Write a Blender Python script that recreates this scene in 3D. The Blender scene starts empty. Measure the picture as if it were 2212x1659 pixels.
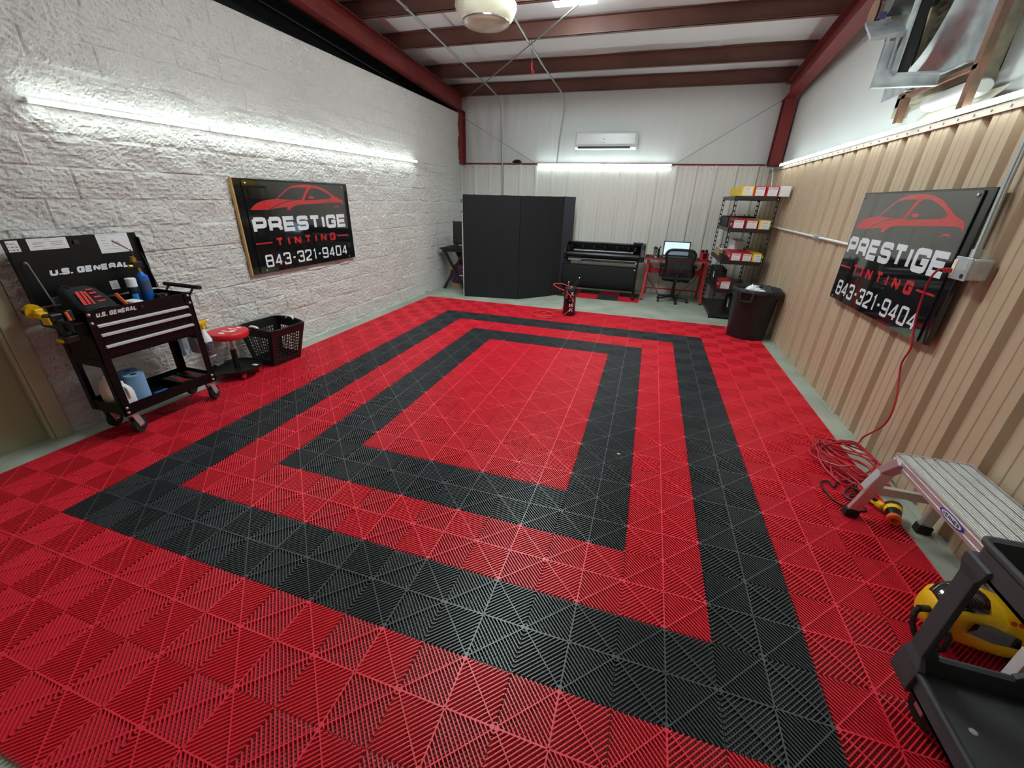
import bpy, math, random
from mathutils import Vector, Matrix, noise
R = math.radians
sc = bpy.context.scene
C = sc.collection
random.seed(7)

# ---------------------------------------------------------------- camera, world, exposure
cam_d = bpy.data.cameras.new('camera'); cam = bpy.data.objects.new('camera', cam_d); C.objects.link(cam)
yaw, pitch, roll = -.2982, -.4285, .0287
fw = Vector((math.sin(yaw)*math.cos(pitch), math.cos(yaw)*math.cos(pitch), math.sin(pitch)))
rt = Vector((math.cos(yaw), -math.sin(yaw), 0)); up = rt.cross(fw)
r2 = math.cos(roll)*rt + math.sin(roll)*up; u2 = -math.sin(roll)*rt + math.cos(roll)*up
cam.matrix_world = Matrix(((r2.x, u2.x, -fw.x, 1.8685), (r2.y, u2.y, -fw.y, -2.1796), (r2.z, u2.z, -fw.z, 1.7532), (0, 0, 0, 1)))
cam_d.sensor_width = 36; cam_d.lens = 876.74*36/2212; cam_d.clip_start = .02
sc.camera = cam
sc.view_settings.view_transform = 'Standard'; sc.view_settings.look = 'None'
sc.view_settings.exposure = 1.72; sc.view_settings.gamma = 1; sc.view_settings.use_curve_mapping = False
w = bpy.data.worlds.new('world'); sc.world = w; w.use_nodes = True
w.node_tree.nodes['Background'].inputs[0].default_value = (.05, .05, .055, 1)
w.node_tree.nodes['Background'].inputs[1].default_value = 1.0
TUBE = 7.5      # strength of the LED tubes
PANEL = 16.5      # strength of the ceiling fixtures

# ---------------------------------------------------------------- materials
def lin(c):
    c = [v/255 for v in c]
    return tuple(v/12.92 if v <= .04045 else ((v+.055)/1.055)**2.4 for v in c)+(1,)
MC = {}
def mat(name, rgb, rough=.5, metal=0, bump=None, var=None, emit=0, coat=0, alpha=1, spec=None, trans=0):
    if name in MC: return MC[name]
    m = bpy.data.materials.new(name); m.use_nodes = True; nt = m.node_tree; b = nt.nodes['Principled BSDF']
    col = lin(rgb)
    b.inputs['Base Color'].default_value = col; b.inputs['Roughness'].default_value = rough
    b.inputs['Metallic'].default_value = metal; b.inputs['Coat Weight'].default_value = coat
    if spec is not None: b.inputs['Specular IOR Level'].default_value = spec
    if trans: b.inputs['Transmission Weight'].default_value = trans
    b.inputs['Alpha'].default_value = alpha
    if emit:
        b.inputs['Emission Color'].default_value = col; b.inputs['Emission Strength'].default_value = emit
    tc = nt.nodes.new('ShaderNodeTexCoord')
    if var:   # (scale, second colour, lo, hi)
        n = nt.nodes.new('ShaderNodeTexNoise'); n.inputs['Scale'].default_value = var[0]; n.inputs['Detail'].default_value = 6
        rp = nt.nodes.new('ShaderNodeValToRGB'); rp.color_ramp.elements[0].color = col; rp.color_ramp.elements[1].color = lin(var[1])
        rp.color_ramp.elements[0].position = var[2]; rp.color_ramp.elements[1].position = var[3]
        nt.links.new(tc.outputs['Object'], n.inputs['Vector']); nt.links.new(n.outputs['Fac'], rp.inputs['Fac'])
        nt.links.new(rp.outputs['Color'], b.inputs['Base Color'])
    if bump:  # (scale, strength, distance, stretch vector)
        n = nt.nodes.new('ShaderNodeTexNoise'); n.inputs['Scale'].default_value = bump[0]; n.inputs['Detail'].default_value = 5
        bp = nt.nodes.new('ShaderNodeBump'); bp.inputs['Strength'].default_value = bump[1]; bp.inputs['Distance'].default_value = bump[2]
        src = tc.outputs['Object']
        if len(bump) > 3:
            mp = nt.nodes.new('ShaderNodeMapping'); mp.inputs['Scale'].default_value = bump[3]
            nt.links.new(src, mp.inputs['Vector']); src = mp.outputs['Vector']
        nt.links.new(src, n.inputs['Vector']); nt.links.new(n.outputs['Fac'], bp.inputs['Height'])
        nt.links.new(bp.outputs['Normal'], b.inputs['Normal'])
    MC[name] = m; return m
M_RED = mat('red_tile', (234, 44, 64), .38); M_BLK = mat('black_tile', (64, 66, 70), .36)
M_CONC = mat('concrete', (176, 182, 168), .7, var=(2.5, (150, 156, 144), .35, .7), bump=(40, .2, .003))
M_BLOCK = mat('painted_block', (208, 204, 201), .62, bump=(42, 1.0, .014, (1, .55, 1)))
M_BACKP = mat('cream_panel', (234, 230, 224), .42)
M_TAN = mat('tan_panel', (190, 166, 140), .42)
M_VINYL = mat('white_vinyl', (228, 230, 230), .5, bump=(3, .5, .02, (3, 1, .35)))
M_CEIL = mat('ceiling_vinyl', (242, 246, 250), .5, bump=(3, .35, .02, (.4, 2, 1)))
M_STEEL_R = mat('red_primer', (134, 48, 46), .5, var=(3, (110, 38, 38), .4, .7))
M_PURLIN = mat('brown_primer', (124, 82, 72), .5, var=(2, (106, 68, 62), .4, .7))
M_VOID = mat('void_black', (9, 9, 12), .8)  # near-black for hidden backings and for the darkness of the unlit next bay
M_DOOR = mat('olive_door', (148, 144, 112), .45); M_FRAME = mat('door_frame_paint', (176, 170, 142), .45)
M_LED = mat('led_diffuser', (236, 255, 250), .5, emit=TUBE)
M_PANEL = mat('lit_diffuser', (238, 255, 252), .5, emit=PANEL)
M_ALU = mat('aluminium', (214, 214, 214), .4, .7, bump=(60, .08, .002, (1, .05, 1)))
M_GALV = mat('galvanised', (206, 212, 214), .42, .55, var=(9, (178, 184, 188), .4, .65))
M_EMT = mat('conduit_steel', (176, 180, 178), .32, .8)
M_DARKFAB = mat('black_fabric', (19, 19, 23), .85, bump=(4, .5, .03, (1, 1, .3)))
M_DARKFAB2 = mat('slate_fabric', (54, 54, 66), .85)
M_BPLAST = mat('black_plastic', (22, 22, 24), .38); M_BMAT = mat('matte_black', (20, 20, 21), .7)
M_BGLOSS = mat('black_enamel', (13, 12, 14), .32, spec=.3)
M_BSTEEL = mat('black_powdercoat', (34, 33, 35), .4)
M_DPLAST = mat('charcoal_plastic', (66, 66, 70), .6, bump=(90, .25, .002))
M_TRIM = mat('satin_trim', (226, 226, 230), .3, .25)
M_CHROME = mat('chrome', (225, 225, 228), .15, 1)
M_WHITE = mat('white_plastic', (236, 238, 240), .3); M_PAPER = mat('paper', (232, 230, 232), .6)
M_GREY = mat('grey_print', (120, 120, 124), .6); M_LGREY = mat('light_grey', (190, 192, 194), .5)
M_WPRINT = mat('white_print', (236, 238, 244), .4); M_RPRINT = mat('red_print', (205, 40, 46), .35)
M_SIGN = mat('banner_black', (20, 19, 21), .12, coat=.6)
M_SIGNG = mat('acrylic_black', (24, 24, 26), .07, coat=1)
M_REDP = mat('red_plastic', (214, 34, 46), .35); M_REDM = mat('red_metal', (206, 52, 56), .4)
M_HOSE = mat('red_hose', (216, 44, 50), .35); M_CORD = mat('red_cord', (180, 32, 48), .4)
M_YEL = mat('yellow_plastic', (240, 186, 20), .35); M_ORG = mat('orange_plastic', (232, 98, 34), .4)
M_BRASS = mat('brass', (206, 160, 70), .3, .9); M_WOOD = mat('raw_wood', (196, 158, 96), .7, bump=(30, .3, .003))
M_BLUE = mat('blue_plastic', (34, 98, 190), .35); M_PBLUE = mat('blue_towel', (126, 166, 206), .85, bump=(120, .5, .003))
M_CREAM = mat('cream_jug', (222, 200, 184), .5)
M_RUST = mat('rusty_angle', (146, 104, 84), .6, var=(14, (116, 90, 74), .4, .65))
M_LAMP = mat('lamp_acrylic', (232, 228, 206), .3, var=(5, (214, 206, 180), .45, .7))
M_CBOX = mat('carton_red', (196, 28, 48), .5); M_YBOX = mat('carton_yellow', (242, 200, 30), .5); M_KBOX = mat('cardboard', (176, 148, 112), .8)
M_PURP = mat('purple_bag', (98, 46, 110), .4, var=(26, (214, 138, 70), .56, .66))
M_LINER = mat('bin_liner', (44, 44, 50), .25, bump=(22, 1, .03))
M_RUBBER = mat('rubber', (26, 25, 25), .7); M_PINKST = mat('zinc_plate', (196, 180, 184), .35, .6)
M_SCREEN = mat('lit_screen', (196, 222, 240), .3, emit=.28)
M_CLEAR = mat('clear_plastic', (206, 226, 240), .1, trans=.85); M_LBLUE = mat('light_blue_fluid', (120, 190, 226), .2, trans=.4)
M_SMOKE = mat('smoked_plastic', (22, 14, 14), .08, coat=1)

def clear_sheet(name, ior):
    m = bpy.data.materials.new(name); m.use_nodes = True; nt = m.node_tree; nt.nodes.clear()
    out = nt.nodes.new('ShaderNodeOutputMaterial'); mx = nt.nodes.new('ShaderNodeMixShader'); tr = nt.nodes.new('ShaderNodeBsdfTransparent')
    gl = nt.nodes.new('ShaderNodeBsdfGlossy'); gl.inputs['Roughness'].default_value = .03; fr = nt.nodes.new('ShaderNodeFresnel'); fr.inputs['IOR'].default_value = ior
    ge = nt.nodes.new('ShaderNodeNewGeometry'); mu = nt.nodes.new('ShaderNodeMath'); mu.operation = 'SUBTRACT'; mu.use_clamp = True
    nt.links.new(fr.outputs[0], mu.inputs[0]); nt.links.new(ge.outputs['Backfacing'], mu.inputs[1]); nt.links.new(mu.outputs[0], mx.inputs[0]); nt.links.new(tr.outputs[0], mx.inputs[1]); nt.links.new(gl.outputs[0], mx.inputs[2]); nt.links.new(mx.outputs[0], out.inputs['Surface'])
    return m
M_ACRYL = clear_sheet('clear_acrylic', 1.75)
# ---------------------------------------------------------------- mesh builder
class MB:
    def __init__(s): s.v = []; s.f = []
    def add(s, vs, fs):
        n = len(s.v); s.v += [tuple(v) for v in vs]; s.f += [tuple(i+n for i in f) for f in fs]; return s
    def box(s, x0, x1, y0, y1, z0, z1, M=None):
        vs = [Vector((x, y, z)) for x in (x0, x1) for y in (y0, y1) for z in (z0, z1)]
        if M is not None: vs = [M @ v for v in vs]
        return s.add(vs, [(0, 1, 3, 2), (4, 6, 7, 5), (0, 4, 5, 1), (2, 3, 7, 6), (0, 2, 6, 4), (1, 5, 7, 3)])
    def loft(s, rings, cap=True, closed=True):
        n = len(rings[0]); vs = [p for r in rings for p in r]; fs = []
        for i in range(len(rings)-1):
            for j in range(n if closed else n-1):
                k = (j+1) % n; fs.append((i*n+j, i*n+k, (i+1)*n+k, (i+1)*n+j))
        if cap: fs.append(tuple(range(n-1, -1, -1))); fs.append(tuple(range((len(rings)-1)*n, len(rings)*n)))
        return s.add(vs, fs)
    def tube(s, path, r, n=10, cap=True, r_end=None):
        P = [Vector(p) for p in path]; T = []
        for i in range(len(P)):
            a = P[max(i-1, 0)]; b = P[min(i+1, len(P)-1)]; T.append((b-a).normalized())
        u = T[0].orthogonal().normalized(); rings = []
        for i, p in enumerate(P):
            u = (u-T[i]*u.dot(T[i])).normalized(); v = T[i].cross(u)
            rr = r if r_end is None else r+(r_end-r)*i/(len(P)-1)
            rings.append([p+rr*(math.cos(2*math.pi*k/n)*u+math.sin(2*math.pi*k/n)*v) for k in range(n)])
        return s.loft(rings, cap)
    def cyl(s, a, b, r, n=16, r2=None): return s.tube([a, b], r, n, True, r2)
    def lathe(s, prof, c=(0, 0, 0), axis=(0, 0, 1), n=24, cap=True, sx=1, sy=1):
        ax = Vector(axis).normalized(); u = ax.orthogonal().normalized(); v = ax.cross(u); c = Vector(c)
        if abs(ax.z) > .99: u = Vector((1, 0, 0)); v = Vector((0, 1, 0))
        return s.loft([[c+ax*z+r*(sx*math.cos(2*math.pi*k/n)*u+sy*math.sin(2*math.pi*k/n)*v) for k in range(n)] for r, z in prof], cap)
    def prism(s, poly, o, u, v, t):   # polygon in plane (o,u,v), thickness t along u x v
        o, u, v = Vector(o), Vector(u).normalized(), Vector(v).normalized(); nn = u.cross(v)*t
        a = [o+u*p[0]+v*p[1] for p in poly]; return s.loft([a, [p+nn for p in a]])
    def bar(s, a, b, w, h, upv=(0, 0, 1)):   # rectangular bar from a to b
        a, b = Vector(a), Vector(b); d = (b-a).normalized(); x = d.cross(Vector(upv))
        if x.length < 1e-4: x = d.orthogonal()
        x.normalize(); y = x.cross(d)
        q = [x*w/2+y*h/2, -x*w/2+y*h/2, -x*w/2-y*h/2, x*w/2-y*h/2]
        return s.loft([[a+k for k in q], [b+k for k in q]])
    def sphere(s, c, r, n=12, sz=1):
        return s.lathe([(max(r*math.sin(math.pi*i/n), 1e-4), -r*sz*math.cos(math.pi*i/n)) for i in range(n+1)], c, n=n*2)
    def rbox(s, x0, x1, y0, y1, z0, z1, r, n=4):   # rounded in plan
        pts = []
        for cx, cy, a0 in ((x1-r, y1-r, 0), (x0+r, y1-r, 90), (x0+r, y0+r, 180), (x1-r, y0+r, 270)):
            pts += [(cx+r*math.cos(R(a0+90*i/n)), cy+r*math.sin(R(a0+90*i/n))) for i in range(n+1)]
        return s.loft([[(x, y, z0) for x, y in pts], [(x, y, z1) for x, y in pts]])
def smooth_path(pts, k=6, closed=False):
    P = [Vector(p) for p in pts]; out = []; n = len(P)
    for i in range(n if closed else n-1):
        g = (lambda j: P[j % n]) if closed else (lambda j: P[min(max(j, 0), n-1)])
        a, b, c, d = g(i-1), g(i), g(i+1), g(i+2)
        for t in range(k):
            t /= k; out.append(.5*((2*b)+(c-a)*t+(2*a-5*b+4*c-d)*t*t+(3*b-a-3*c+d)*t**3))
    if not closed: out.append(P[-1])
    return out
def tag(o, label=None, cat=None, group=None, kind=None):
    if label: o['label'] = label
    if cat: o['category'] = cat
    if group: o['group'] = group
    if kind: o['kind'] = kind
    return o
ORG = {}
def thing(name, label, cat, loc=(0, 0, 0), group=None, kind=None):
    o = bpy.data.objects.new(name, None); C.objects.link(o); o.location = loc; o.empty_display_size = .1
    ORG[o.name] = Vector(loc); return tag(o, label, cat, group, kind)
def part(name, mb, m, parent=None, smooth=False, bevel=0, label=None, recalc=True):
    me = bpy.data.meshes.new(name); off = ORG[parent.name] if parent else Vector((0, 0, 0))
    me.from_pydata([Vector(v)-off for v in mb.v], [], mb.f)
    me.materials.append(m)
    if recalc and len(mb.f) < 60000:
        import bmesh
        bm = bmesh.new(); bm.from_mesh(me); bmesh.ops.recalc_face_normals(bm, faces=bm.faces); bm.to_mesh(me); bm.free()
    if smooth:
        me.polygons.foreach_set('use_smooth', [True]*len(me.polygons))
        if hasattr(me, 'set_sharp_from_angle'): me.set_sharp_from_angle(angle=R(40))
    me.update()
    o = bpy.data.objects.new(name, me); C.objects.link(o); o.parent = parent
    ORG[o.name] = off
    if bevel:
        b = o.modifiers.new('bevel', 'BEVEL'); b.width = bevel; b.segments = 2; b.limit_method = 'ANGLE'; b.angle_limit = R(40)
    if label: o['label'] = label
    return o
def solo(name, mb, m, label, cat, group=None, kind=None, **k):   # one-mesh thing
    return tag(part(name, mb, m, None, **k), label, cat, group, kind)
def struct(name, mb, m, **k):
    o = part(name, mb, m, None, **k); o['kind'] = 'structure'; return o
def dup(root, loc, label=None):
    r = root.copy(); C.objects.link(r); r.location = loc; ORG[r.name] = Vector(loc)
    if label: r['label'] = label
    for ch in [o for o in C.objects if o.parent == root]:
        c = ch.copy(); C.objects.link(c); c.parent = r; ORG[c.name] = Vector(loc)
        for g in [o for o in C.objects if o.parent == ch]:
            d = g.copy(); C.objects.link(d); d.parent = c
    return r

# ---------------------------------------------------------------- stroke lettering
G_ = {
 'P': [[(0, 0), (0, 1)], [(0, 1), 'r', (1, 1), (1, .42), '.', (0, .42)]], 'R': [[(0, 0), (0, 1)], [(0, 1), 'r', (1, 1), (1, .42), '.', (0, .42)], [(.55, .42), (.75, .42), (1, .2), (1, 0)]],
 'E': [[(1, 1), (0, 1), (0, 0), (1, 0)], [(0, .5), (.92, .5)]], 'S': [[(1, .76), 'r', (1, 1), (0, 1), (0, .52), (1, .52), (1, 0), (0, 0), '.', (0, .24)]],
 'T': [[(0, 1), (1, 1)], [(.5, 1), (.5, 0)]], 'I': [[(.5, 0), (.5, 1)]], 'G': [[(1, .72), 'r', (1, 1), (0, 1), (0, 0), (1, 0), '.', (1, .46), (.55, .46)]],
 'N': [[(0, 0), (0, 1)], [(0, 1), (1, 0)], [(1, 0), (1, 1)]], '8': [['c', (0, 0), (1, 0), (1, 1), (0, 1)], [(0, .52), (1, .52)]],
 '4': [[(.74, 0), (.74, 1)], [(.74, 1), (0, .26), (1, .26)]], '3': [[(0, .78), 'r', (0, 1), (1, 1), (1, 0), (0, 0), '.', (0, .22)], [(.35, .52), (1, .52)]],
 '2': [[(0, .76), 'r', (0, 1), (1, 1), (1, .55), '.', (0, .14), (0, 0), (1, 0)]], '1': [[(.25, .84), (.7, 1), (.7, 0)]],
 '9': [[(1, .42), 'r', (0, .42), (0, 1), (1, 1), (1, 0), (0, 0), '.', (0, .16)]], '0': [['c', (0, 0), (1, 0), (1, 1), (0, 1)]], 'O': [['c', (0, 0), (1, 0), (1, 1), (0, 1)]],
 '-': [[(.1, .5), (.9, .5)]], 'U': [[(0, 1), 'r', (0, 0), (1, 0), '.', (1, 1)]], '.': [[(.5, -.15), (.5, .12)]], 'A': [[(0, 0), (.42, 1), (.58, 1), (1, 0)], [(.18, .3), (.82, .3)]],
 'L': [[(0, 1), (0, 0), (1, 0)]], 'H': [[(0, 0), (0, 1)], [(1, 0), (1, 1)], [(0, .5), (1, .5)]], 'K': [[(0, 0), (0, 1)], [(1, 1), (.15, .5)], [(.15, .5), (1, 0)]],
 'X': [[(0, 0), (1, 1)], [(0, 1), (1, 0)]], 'B': [[(0, 0), (0, 1), 'r', (1, 1), (1, 0), '.', (0, 0)], [(0, .5), (1, .5)]], 'W': [[(0, 1), (.25, 0), (.5, .9), (.75, 0), (1, 1)]],
}
def glyph(mb, ch, put, w, h, t, slant=0):
    for si, st in enumerate(G_.get(ch, [])):
        closed = 'c' in st; rnd = closed; pts = []; fl = []
        for p in st:
            if p == 'r': rnd = True; continue
            if p == '.': rnd = False; continue
            if p == 'c': continue
            pts.append((t/2+p[0]*(w-t), t/2+p[1]*(h-t))); fl.append(rnd)
        if rnd is False and 'r' in st:   # the vertex before '.' keeps its rounding
            pass
        q = []; n = len(pts)
        for i, p in enumerate(pts):
            if fl[i] and (closed or 0 < i < n-1):
                a = pts[i-1]; b = pts[(i+1) % n]; p = Vector(p); da = Vector(a)-p; db = Vector(b)-p
                c = min(t*.62, da.length*.45, db.length*.45); A = p+da.normalized()*c; B = p+db.normalized()*c
                q += [A, A*.34+B*.34+p*.32-(A+B)*.5*.0, B] if False else [A, (A+B)*.25+p*.5, B]
            else: q.append(Vector(p))
        n = len(q); Lp = []; Rp = []
        for i, p in enumerate(q):
            d1 = (p-q[i-1]).normalized() if (i or closed) else None; d2 = (q[(i+1) % n]-p).normalized() if (i < n-1 or closed) else None
            d1 = d1 or d2; d2 = d2 or d1
            n1 = Vector((-d1.y, d1.x)); n2 = Vector((-d2.y, d2.x)); m = (n1+n2)
            m = m.normalized() if m.length > 1e-5 else n1
            k = min(1/max(m.dot(n1), .3), 1.6)*t/2
            Lp.append(p+m*k); Rp.append(p-m*k)
        vs = [put(a.x+slant*a.y, a.y, si) for a in Lp]+[put(a.x+slant*a.y, a.y, si) for a in Rp]
        mb.add(vs, [(i, (i+1) % n, n+(i+1) % n, n+i) for i in range(n if closed else n-1)])
def word(mb, s, o, u, v, W, h, t, gap=.12, slant=0):
    """stroke-lettered word filling width W from point o along u, letters h tall along v"""
    o, u, v = Vector(o), Vector(u).normalized(), Vector(v).normalized()
    nn = u.cross(v); wd = {'I': .34, '1': .6, '-': .6, '.': .24, ' ': .45}
    tot = sum(wd.get(c, 1) for c in s)+gap*(len(s)-1); k = W/tot; x = 0
    for c in s:
        wc = wd.get(c, 1)*k
        if c != ' ': glyph(mb, c, lambda a, b, k_, x=x: o+u*(x+a)+v*b+nn*k_*.00025, max(wc, t*1.01), h, t, slant)
        x += wc+gap*k
    return mb
def text_mb(s, o, u, v, size, W=None):     # plain type with the built-in font
    cu = bpy.data.curves.new('t', 'FONT'); cu.body = s; cu.size = size; to = bpy.data.objects.new('t', cu); C.objects.link(to)
    dg = bpy.context.evaluated_depsgraph_get(); me = bpy.data.meshes.new_from_object(to.evaluated_get(dg))
    o, u, v = Vector(o), Vector(u).normalized(), Vector(v).normalized()
    xs = [q.co.x for q in me.vertices] or [0, 1]; kx = 1 if W is None else W/(max(xs)-min(xs)); mb = MB()
    mb.add([o+u*(q.co.x-min(xs))*kx+v*q.co.y for q in me.vertices], [tuple(p.vertices) for p in me.polygons])
    bpy.data.objects.remove(to); bpy.data.curves.remove(cu); bpy.data.meshes.remove(me); return mb

# ================================================================ SETTING
ZC = -.018                                   # concrete level; the tile tops are z = 0
struct('floor', MB().box(-2.9, 4.3, -4.6, 7.5, ZC-.15, ZC), M_CONC)
def zt(y): return 3.61+.068*(6.97-y)         # top of the rafters = underside of the purlins
XL = -2.24; XB = 7.1; XR = 3.77

# split-face block wall
def block_wall():
    mb = MB(); y0, y1, dz = -.59, 6.98, .0125; z1 = 3.328
    ny = int((y1-y0)/dz); nz = int((z1-ZC)/dz); H = .208; L = .416
    for j in range(nz+1):
        z = ZC+(z1-ZC)*j/nz; k = math.floor(z/H); fz = (z/H-k)*H
        for i in range(ny+1):
            y = y0+(y1-y0)*i/ny; off = 1.06 if k % 2 else 1.27
            n = math.floor((y-off)/L); fy = (y-off)-n*L
            e = min(min(fz, H-fz), min(fy, L-fy)); g = min(1, .2+e/.014)
            bid = noise.noise(Vector((n*3.1, k*5.7, .3)))*.004
            yy = y+.45*z; p = Vector((yy*4, z*5, k*1.7+n*.9)); q = noise.noise(Vector((yy*9, z*9, 7)))*.35
            p2 = Vector((yy*19+q*3, z*24, 2)); p3 = Vector((yy*42+q*5, z*52, 5))
            d = .020*noise.noise(p)+.019*(.3-abs(noise.noise(p2)))+.013*(.3-abs(noise.noise(p3)))
            mb.v.append((XL+g*(.010+bid+d*.9)-.010, y, z))
    for j in range(nz):
        for i in range(ny):
            a = j*(ny+1)+i; mb.f.append((a, a+1, a+ny+2, a+ny+1))
    mb.box(XL-.2, XL-.03, y0, y1, ZC, z1)
    return mb
wl = thing('wall_left', None, None, (XL, 3, 0), kind='structure')
part('block_face', block_wall(), M_BLOCK, wl, smooth=False, recalc=False)
part('block_cap', MB().box(XL-.2, XL-.004, -.59, 6.98, 3.3, 3.322), M_BLOCK, wl)
part('door_bay_wall', MB().box(XL-.2, XL+.002, -4.5, -1.72, ZC, 3.32).box(XL-.2, XL+.002, -1.72, -.59, 2.14, 3.32), M_BLOCK, wl)
part('dark_bay_fill', MB().box(XL-.62, XL-.58, -4.5, 7.3, 3.0, 4.9).box(XL-.6, XL-.2, -4.5, 7.3, 3.2, 3.24), M_VOID, wl)  # black sheets stand in for the darkness of the open, unlit bay beyond
# door beside the tool cart
dr = thing('door_1', None, None, (XL, -1.15, 0), kind='structure')
part('door_leaf', MB().box(XL-.07, XL-.03, -1.62, -.70, ZC+.01, 2.06), M_DOOR, dr, bevel=.003)
part('door_frame', MB().box(XL-.12, XL+.03, -.70, -.60, ZC, 2.16).box(XL-.12, XL+.03, -1.72, -1.62, ZC, 2.16).box(XL-.12, XL+.03, -1.62, -.70, 2.06, 2.16)
     .box(XL-.05, XL+.012, -.722, -.70, ZC, 2.06), M_FRAME, dr, bevel=.004)
part('threshold', MB().box(XL-.14, XL+.02, -1.66, -.62, ZC, ZC+.012), M_CONC, dr)

def rib_profile(a0, a1, first, pitch, wt, wb, dep, minor=True):
    """(along, depth) polyline; ribs are depressions away from the room"""
    pts = [(a0, 0)]; c = first
    while c < a1:
        if c-wt/2 > a0 and c+wt/2 < a1:
            pts += [(c-wt/2, 0), (c-wb/2, dep), (c+wb/2, dep), (c+wt/2, 0)]
            if minor:
                for m in (.36, .64):
                    q = c+pitch*m
                    if q+.012 < a1: pts += [(q-.012, 0), (q-.006, .005), (q+.006, .005), (q+.012, 0)]
        c += pitch
    pts.append((a1, 0)); return sorted(pts, key=lambda p: p[0])
# back wall
wb = thing('wall_back', None, None, (.8, XB, 0), kind='structure')
mb = MB(); pr = rib_profile(-2.36, 4.1, -2.31, .345, .085, .036, -.032)
mb.add([(a, XB+d, z) for z in (ZC, 2.405) for a, d in pr], [(i, i+1, len(pr)+i+1, len(pr)+i) for i in range(len(pr)-1)])
part('metal_panel', mb, M_BACKP, wb, recalc=False)
sc_ = MB()
for i in range(34):
    x = -2.2+.172*i
    for z in (2.35,): sc_.cyl((x, XB-.006, z), (x, XB+.004, z), .007, 8)
part('panel_screws', sc_, M_GREY, wb)
def vinyl(fn, na, nb):
    mb = MB()
    for j in range(nb+1):
        for i in range(na+1): mb.v.append(fn(i/na, j/nb))
    for j in range(nb):
        for i in range(na):
            a = j*(na+1)+i; mb.f.append((a, a+1, a+na+2, a+na+1))
    return mb
def bk(s, t):
    x = -2.4+6.5*s; z = 2.40+1.5*t
    d = .012*noise.noise(Vector((x*7, z*1.1, 1)))*(1.6 if x < -1 else .5)
    for q in (-1.75, -.1, 2.05): d += .012*math.exp(-((x-q-.05*(z-3))/.02)**2)
    return (x, XB+.07+d, z)
part('insulation', vinyl(bk, 160, 24), M_VINYL, wb, smooth=True, recalc=False)
part('backing', MB().box(-2.9, 4.3, XB+.1, XB+.2, ZC, 4.4), M_VOID, wb)
part('girt', MB().box(-2.33, 3.66, XB-.015, XB+.1, 2.405, 2.435), M_STEEL_R, wb)
# right wall
wr = thing('wall_right', None, None, (XR, 1.5, 0), kind='structure')
mb = MB(); pr = rib_profile(-4.5, 7.1, 1.26-.319*18, .319, .10, .06, .04)
mb.add([(XR+d, a, z) for z in (ZC-.01, 2.30) for a, d in pr], [(i, len(pr)+i, len(pr)+i+1, i+1) for i in range(len(pr)-1)])
part('metal_panel', mb, M_TAN, wr, recalc=False)
part('cap_channel', MB().box(XR-.012, XR+.1, -4.5, 7.1, 2.30, 2.345), mat('channel_paint', (160, 142, 130), .5), wr)
sc_ = MB()
for i in range(60):
    y = -1.5+.16*i
    if y < 7: sc_.cyl((XR-.018, y, 2.322), (XR, y, 2.322), .007, 8)
part('panel_screws', sc_, M_GREY, wr)
def rw(s, t):
    y = -4.5+11.7*s; z = 2.33+2.2*t
    return (XR+.12+.01*noise.noise(Vector((y*2, z*3, 4))), y, z)
part('insulation', vinyl(rw, 120, 24), M_VINYL, wr, smooth=True, recalc=False)
part('backing', MB().box(XR+.16, XR+.24, -4.6, 7.3, ZC, 4.7), M_VOID, wr)
# wall behind the camera
wf = thing('wall_front', None, None, (.8, -4.5, 0), kind='structure')
part('panel', MB().box(-2.9, 4.3, -4.7, -4.6, ZC, 4.8), M_VINYL, wf)
# ceiling
cl = thing('ceiling', None, None, (.8, 1.5, 4), kind='structure')
def ce(s, t):
    x = XL-.25+(4.1-XL+.25)*s; y = -4.6+11.8*t
    d = .03*abs(noise.noise(Vector((x*.7, y*3, 0))))
    for q in (-1.15, .63, 2.4): d += .012*math.exp(-((x-q)/.02)**2)
    return (x, y, zt(y)+.215-d)
part('insulation', vinyl(ce, 90, 90), M_CEIL, cl, smooth=True, recalc=False)
part('roof_deck', MB().add([(-2.9, -4.7, zt(-4.7)+.24), (4.3, -4.7, zt(-4.7)+.24), (4.3, 7.4, zt(7.4)+.24), (-2.9, 7.4, zt(7.4)+.24)], [(0, 1, 2, 3)]), M_VOID, cl)
for k, y in enumerate((6.98, 5.97, 4.68, 3.74, 2.6, 1.3, 0., -1.3, -2.6, -3.9)):
    z = zt(y); mb = MB().box(XL-.3, 3.86, y, y+.006, z+.002, z+.2).box(XL-.3, 3.86, y-.06, y, z+.002, z+.008).box(XL-.3, 3.86, y-.06, y, z+.194, z+.2)
    mb.box(XL-.3, 3.86, y-.06, y-.056, z+.002, z+.018)
    tag(part('trim_%d' % (k+1), mb, M_PURLIN), None, None, None, 'structure')
def ibeam(mb, a, b, w, h, up=Vector((0, 0, 1))):
    a, b = Vector(a), Vector(b); mb.bar(a+up*(h-.008)/2, b+up*(h-.008)/2, w, .010, up); mb.bar(a-up*(h-.008)/2, b-up*(h-.008)/2, w, .010, up); mb.bar(a, b, .008, h-.01, up); return mb
mb = MB(); ibeam(mb, (XL+.02, 7.02, zt(7.02)-.125), (XL+.02, -4.5, zt(-4.5)-.125), .15, .25)
tag(part('trim_11', mb, M_STEEL_R), kind='structure')
mb = MB(); ibeam(mb, (3.74, 7.02, zt(7.02)-.125), (3.32, -4.5, zt(-4.5)-.125), .17, .25)
tag(part('trim_12', mb, M_STEEL_R), kind='structure')
def column(x, w):
    return MB().box(x-w/2, x+w/2, 6.86, 6.87, 2.40, zt(6.9)-.24).box(x-w/2, x+w/2, 7.06, 7.07, 2.40, zt(6.9)-.24).box(x-.004, x+.004, 6.87, 7.06, 2.40, zt(6.9)-.24)
tag(part('trim_13', column(XL+.02, .12), M_STEEL_R), kind='structure')
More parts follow.
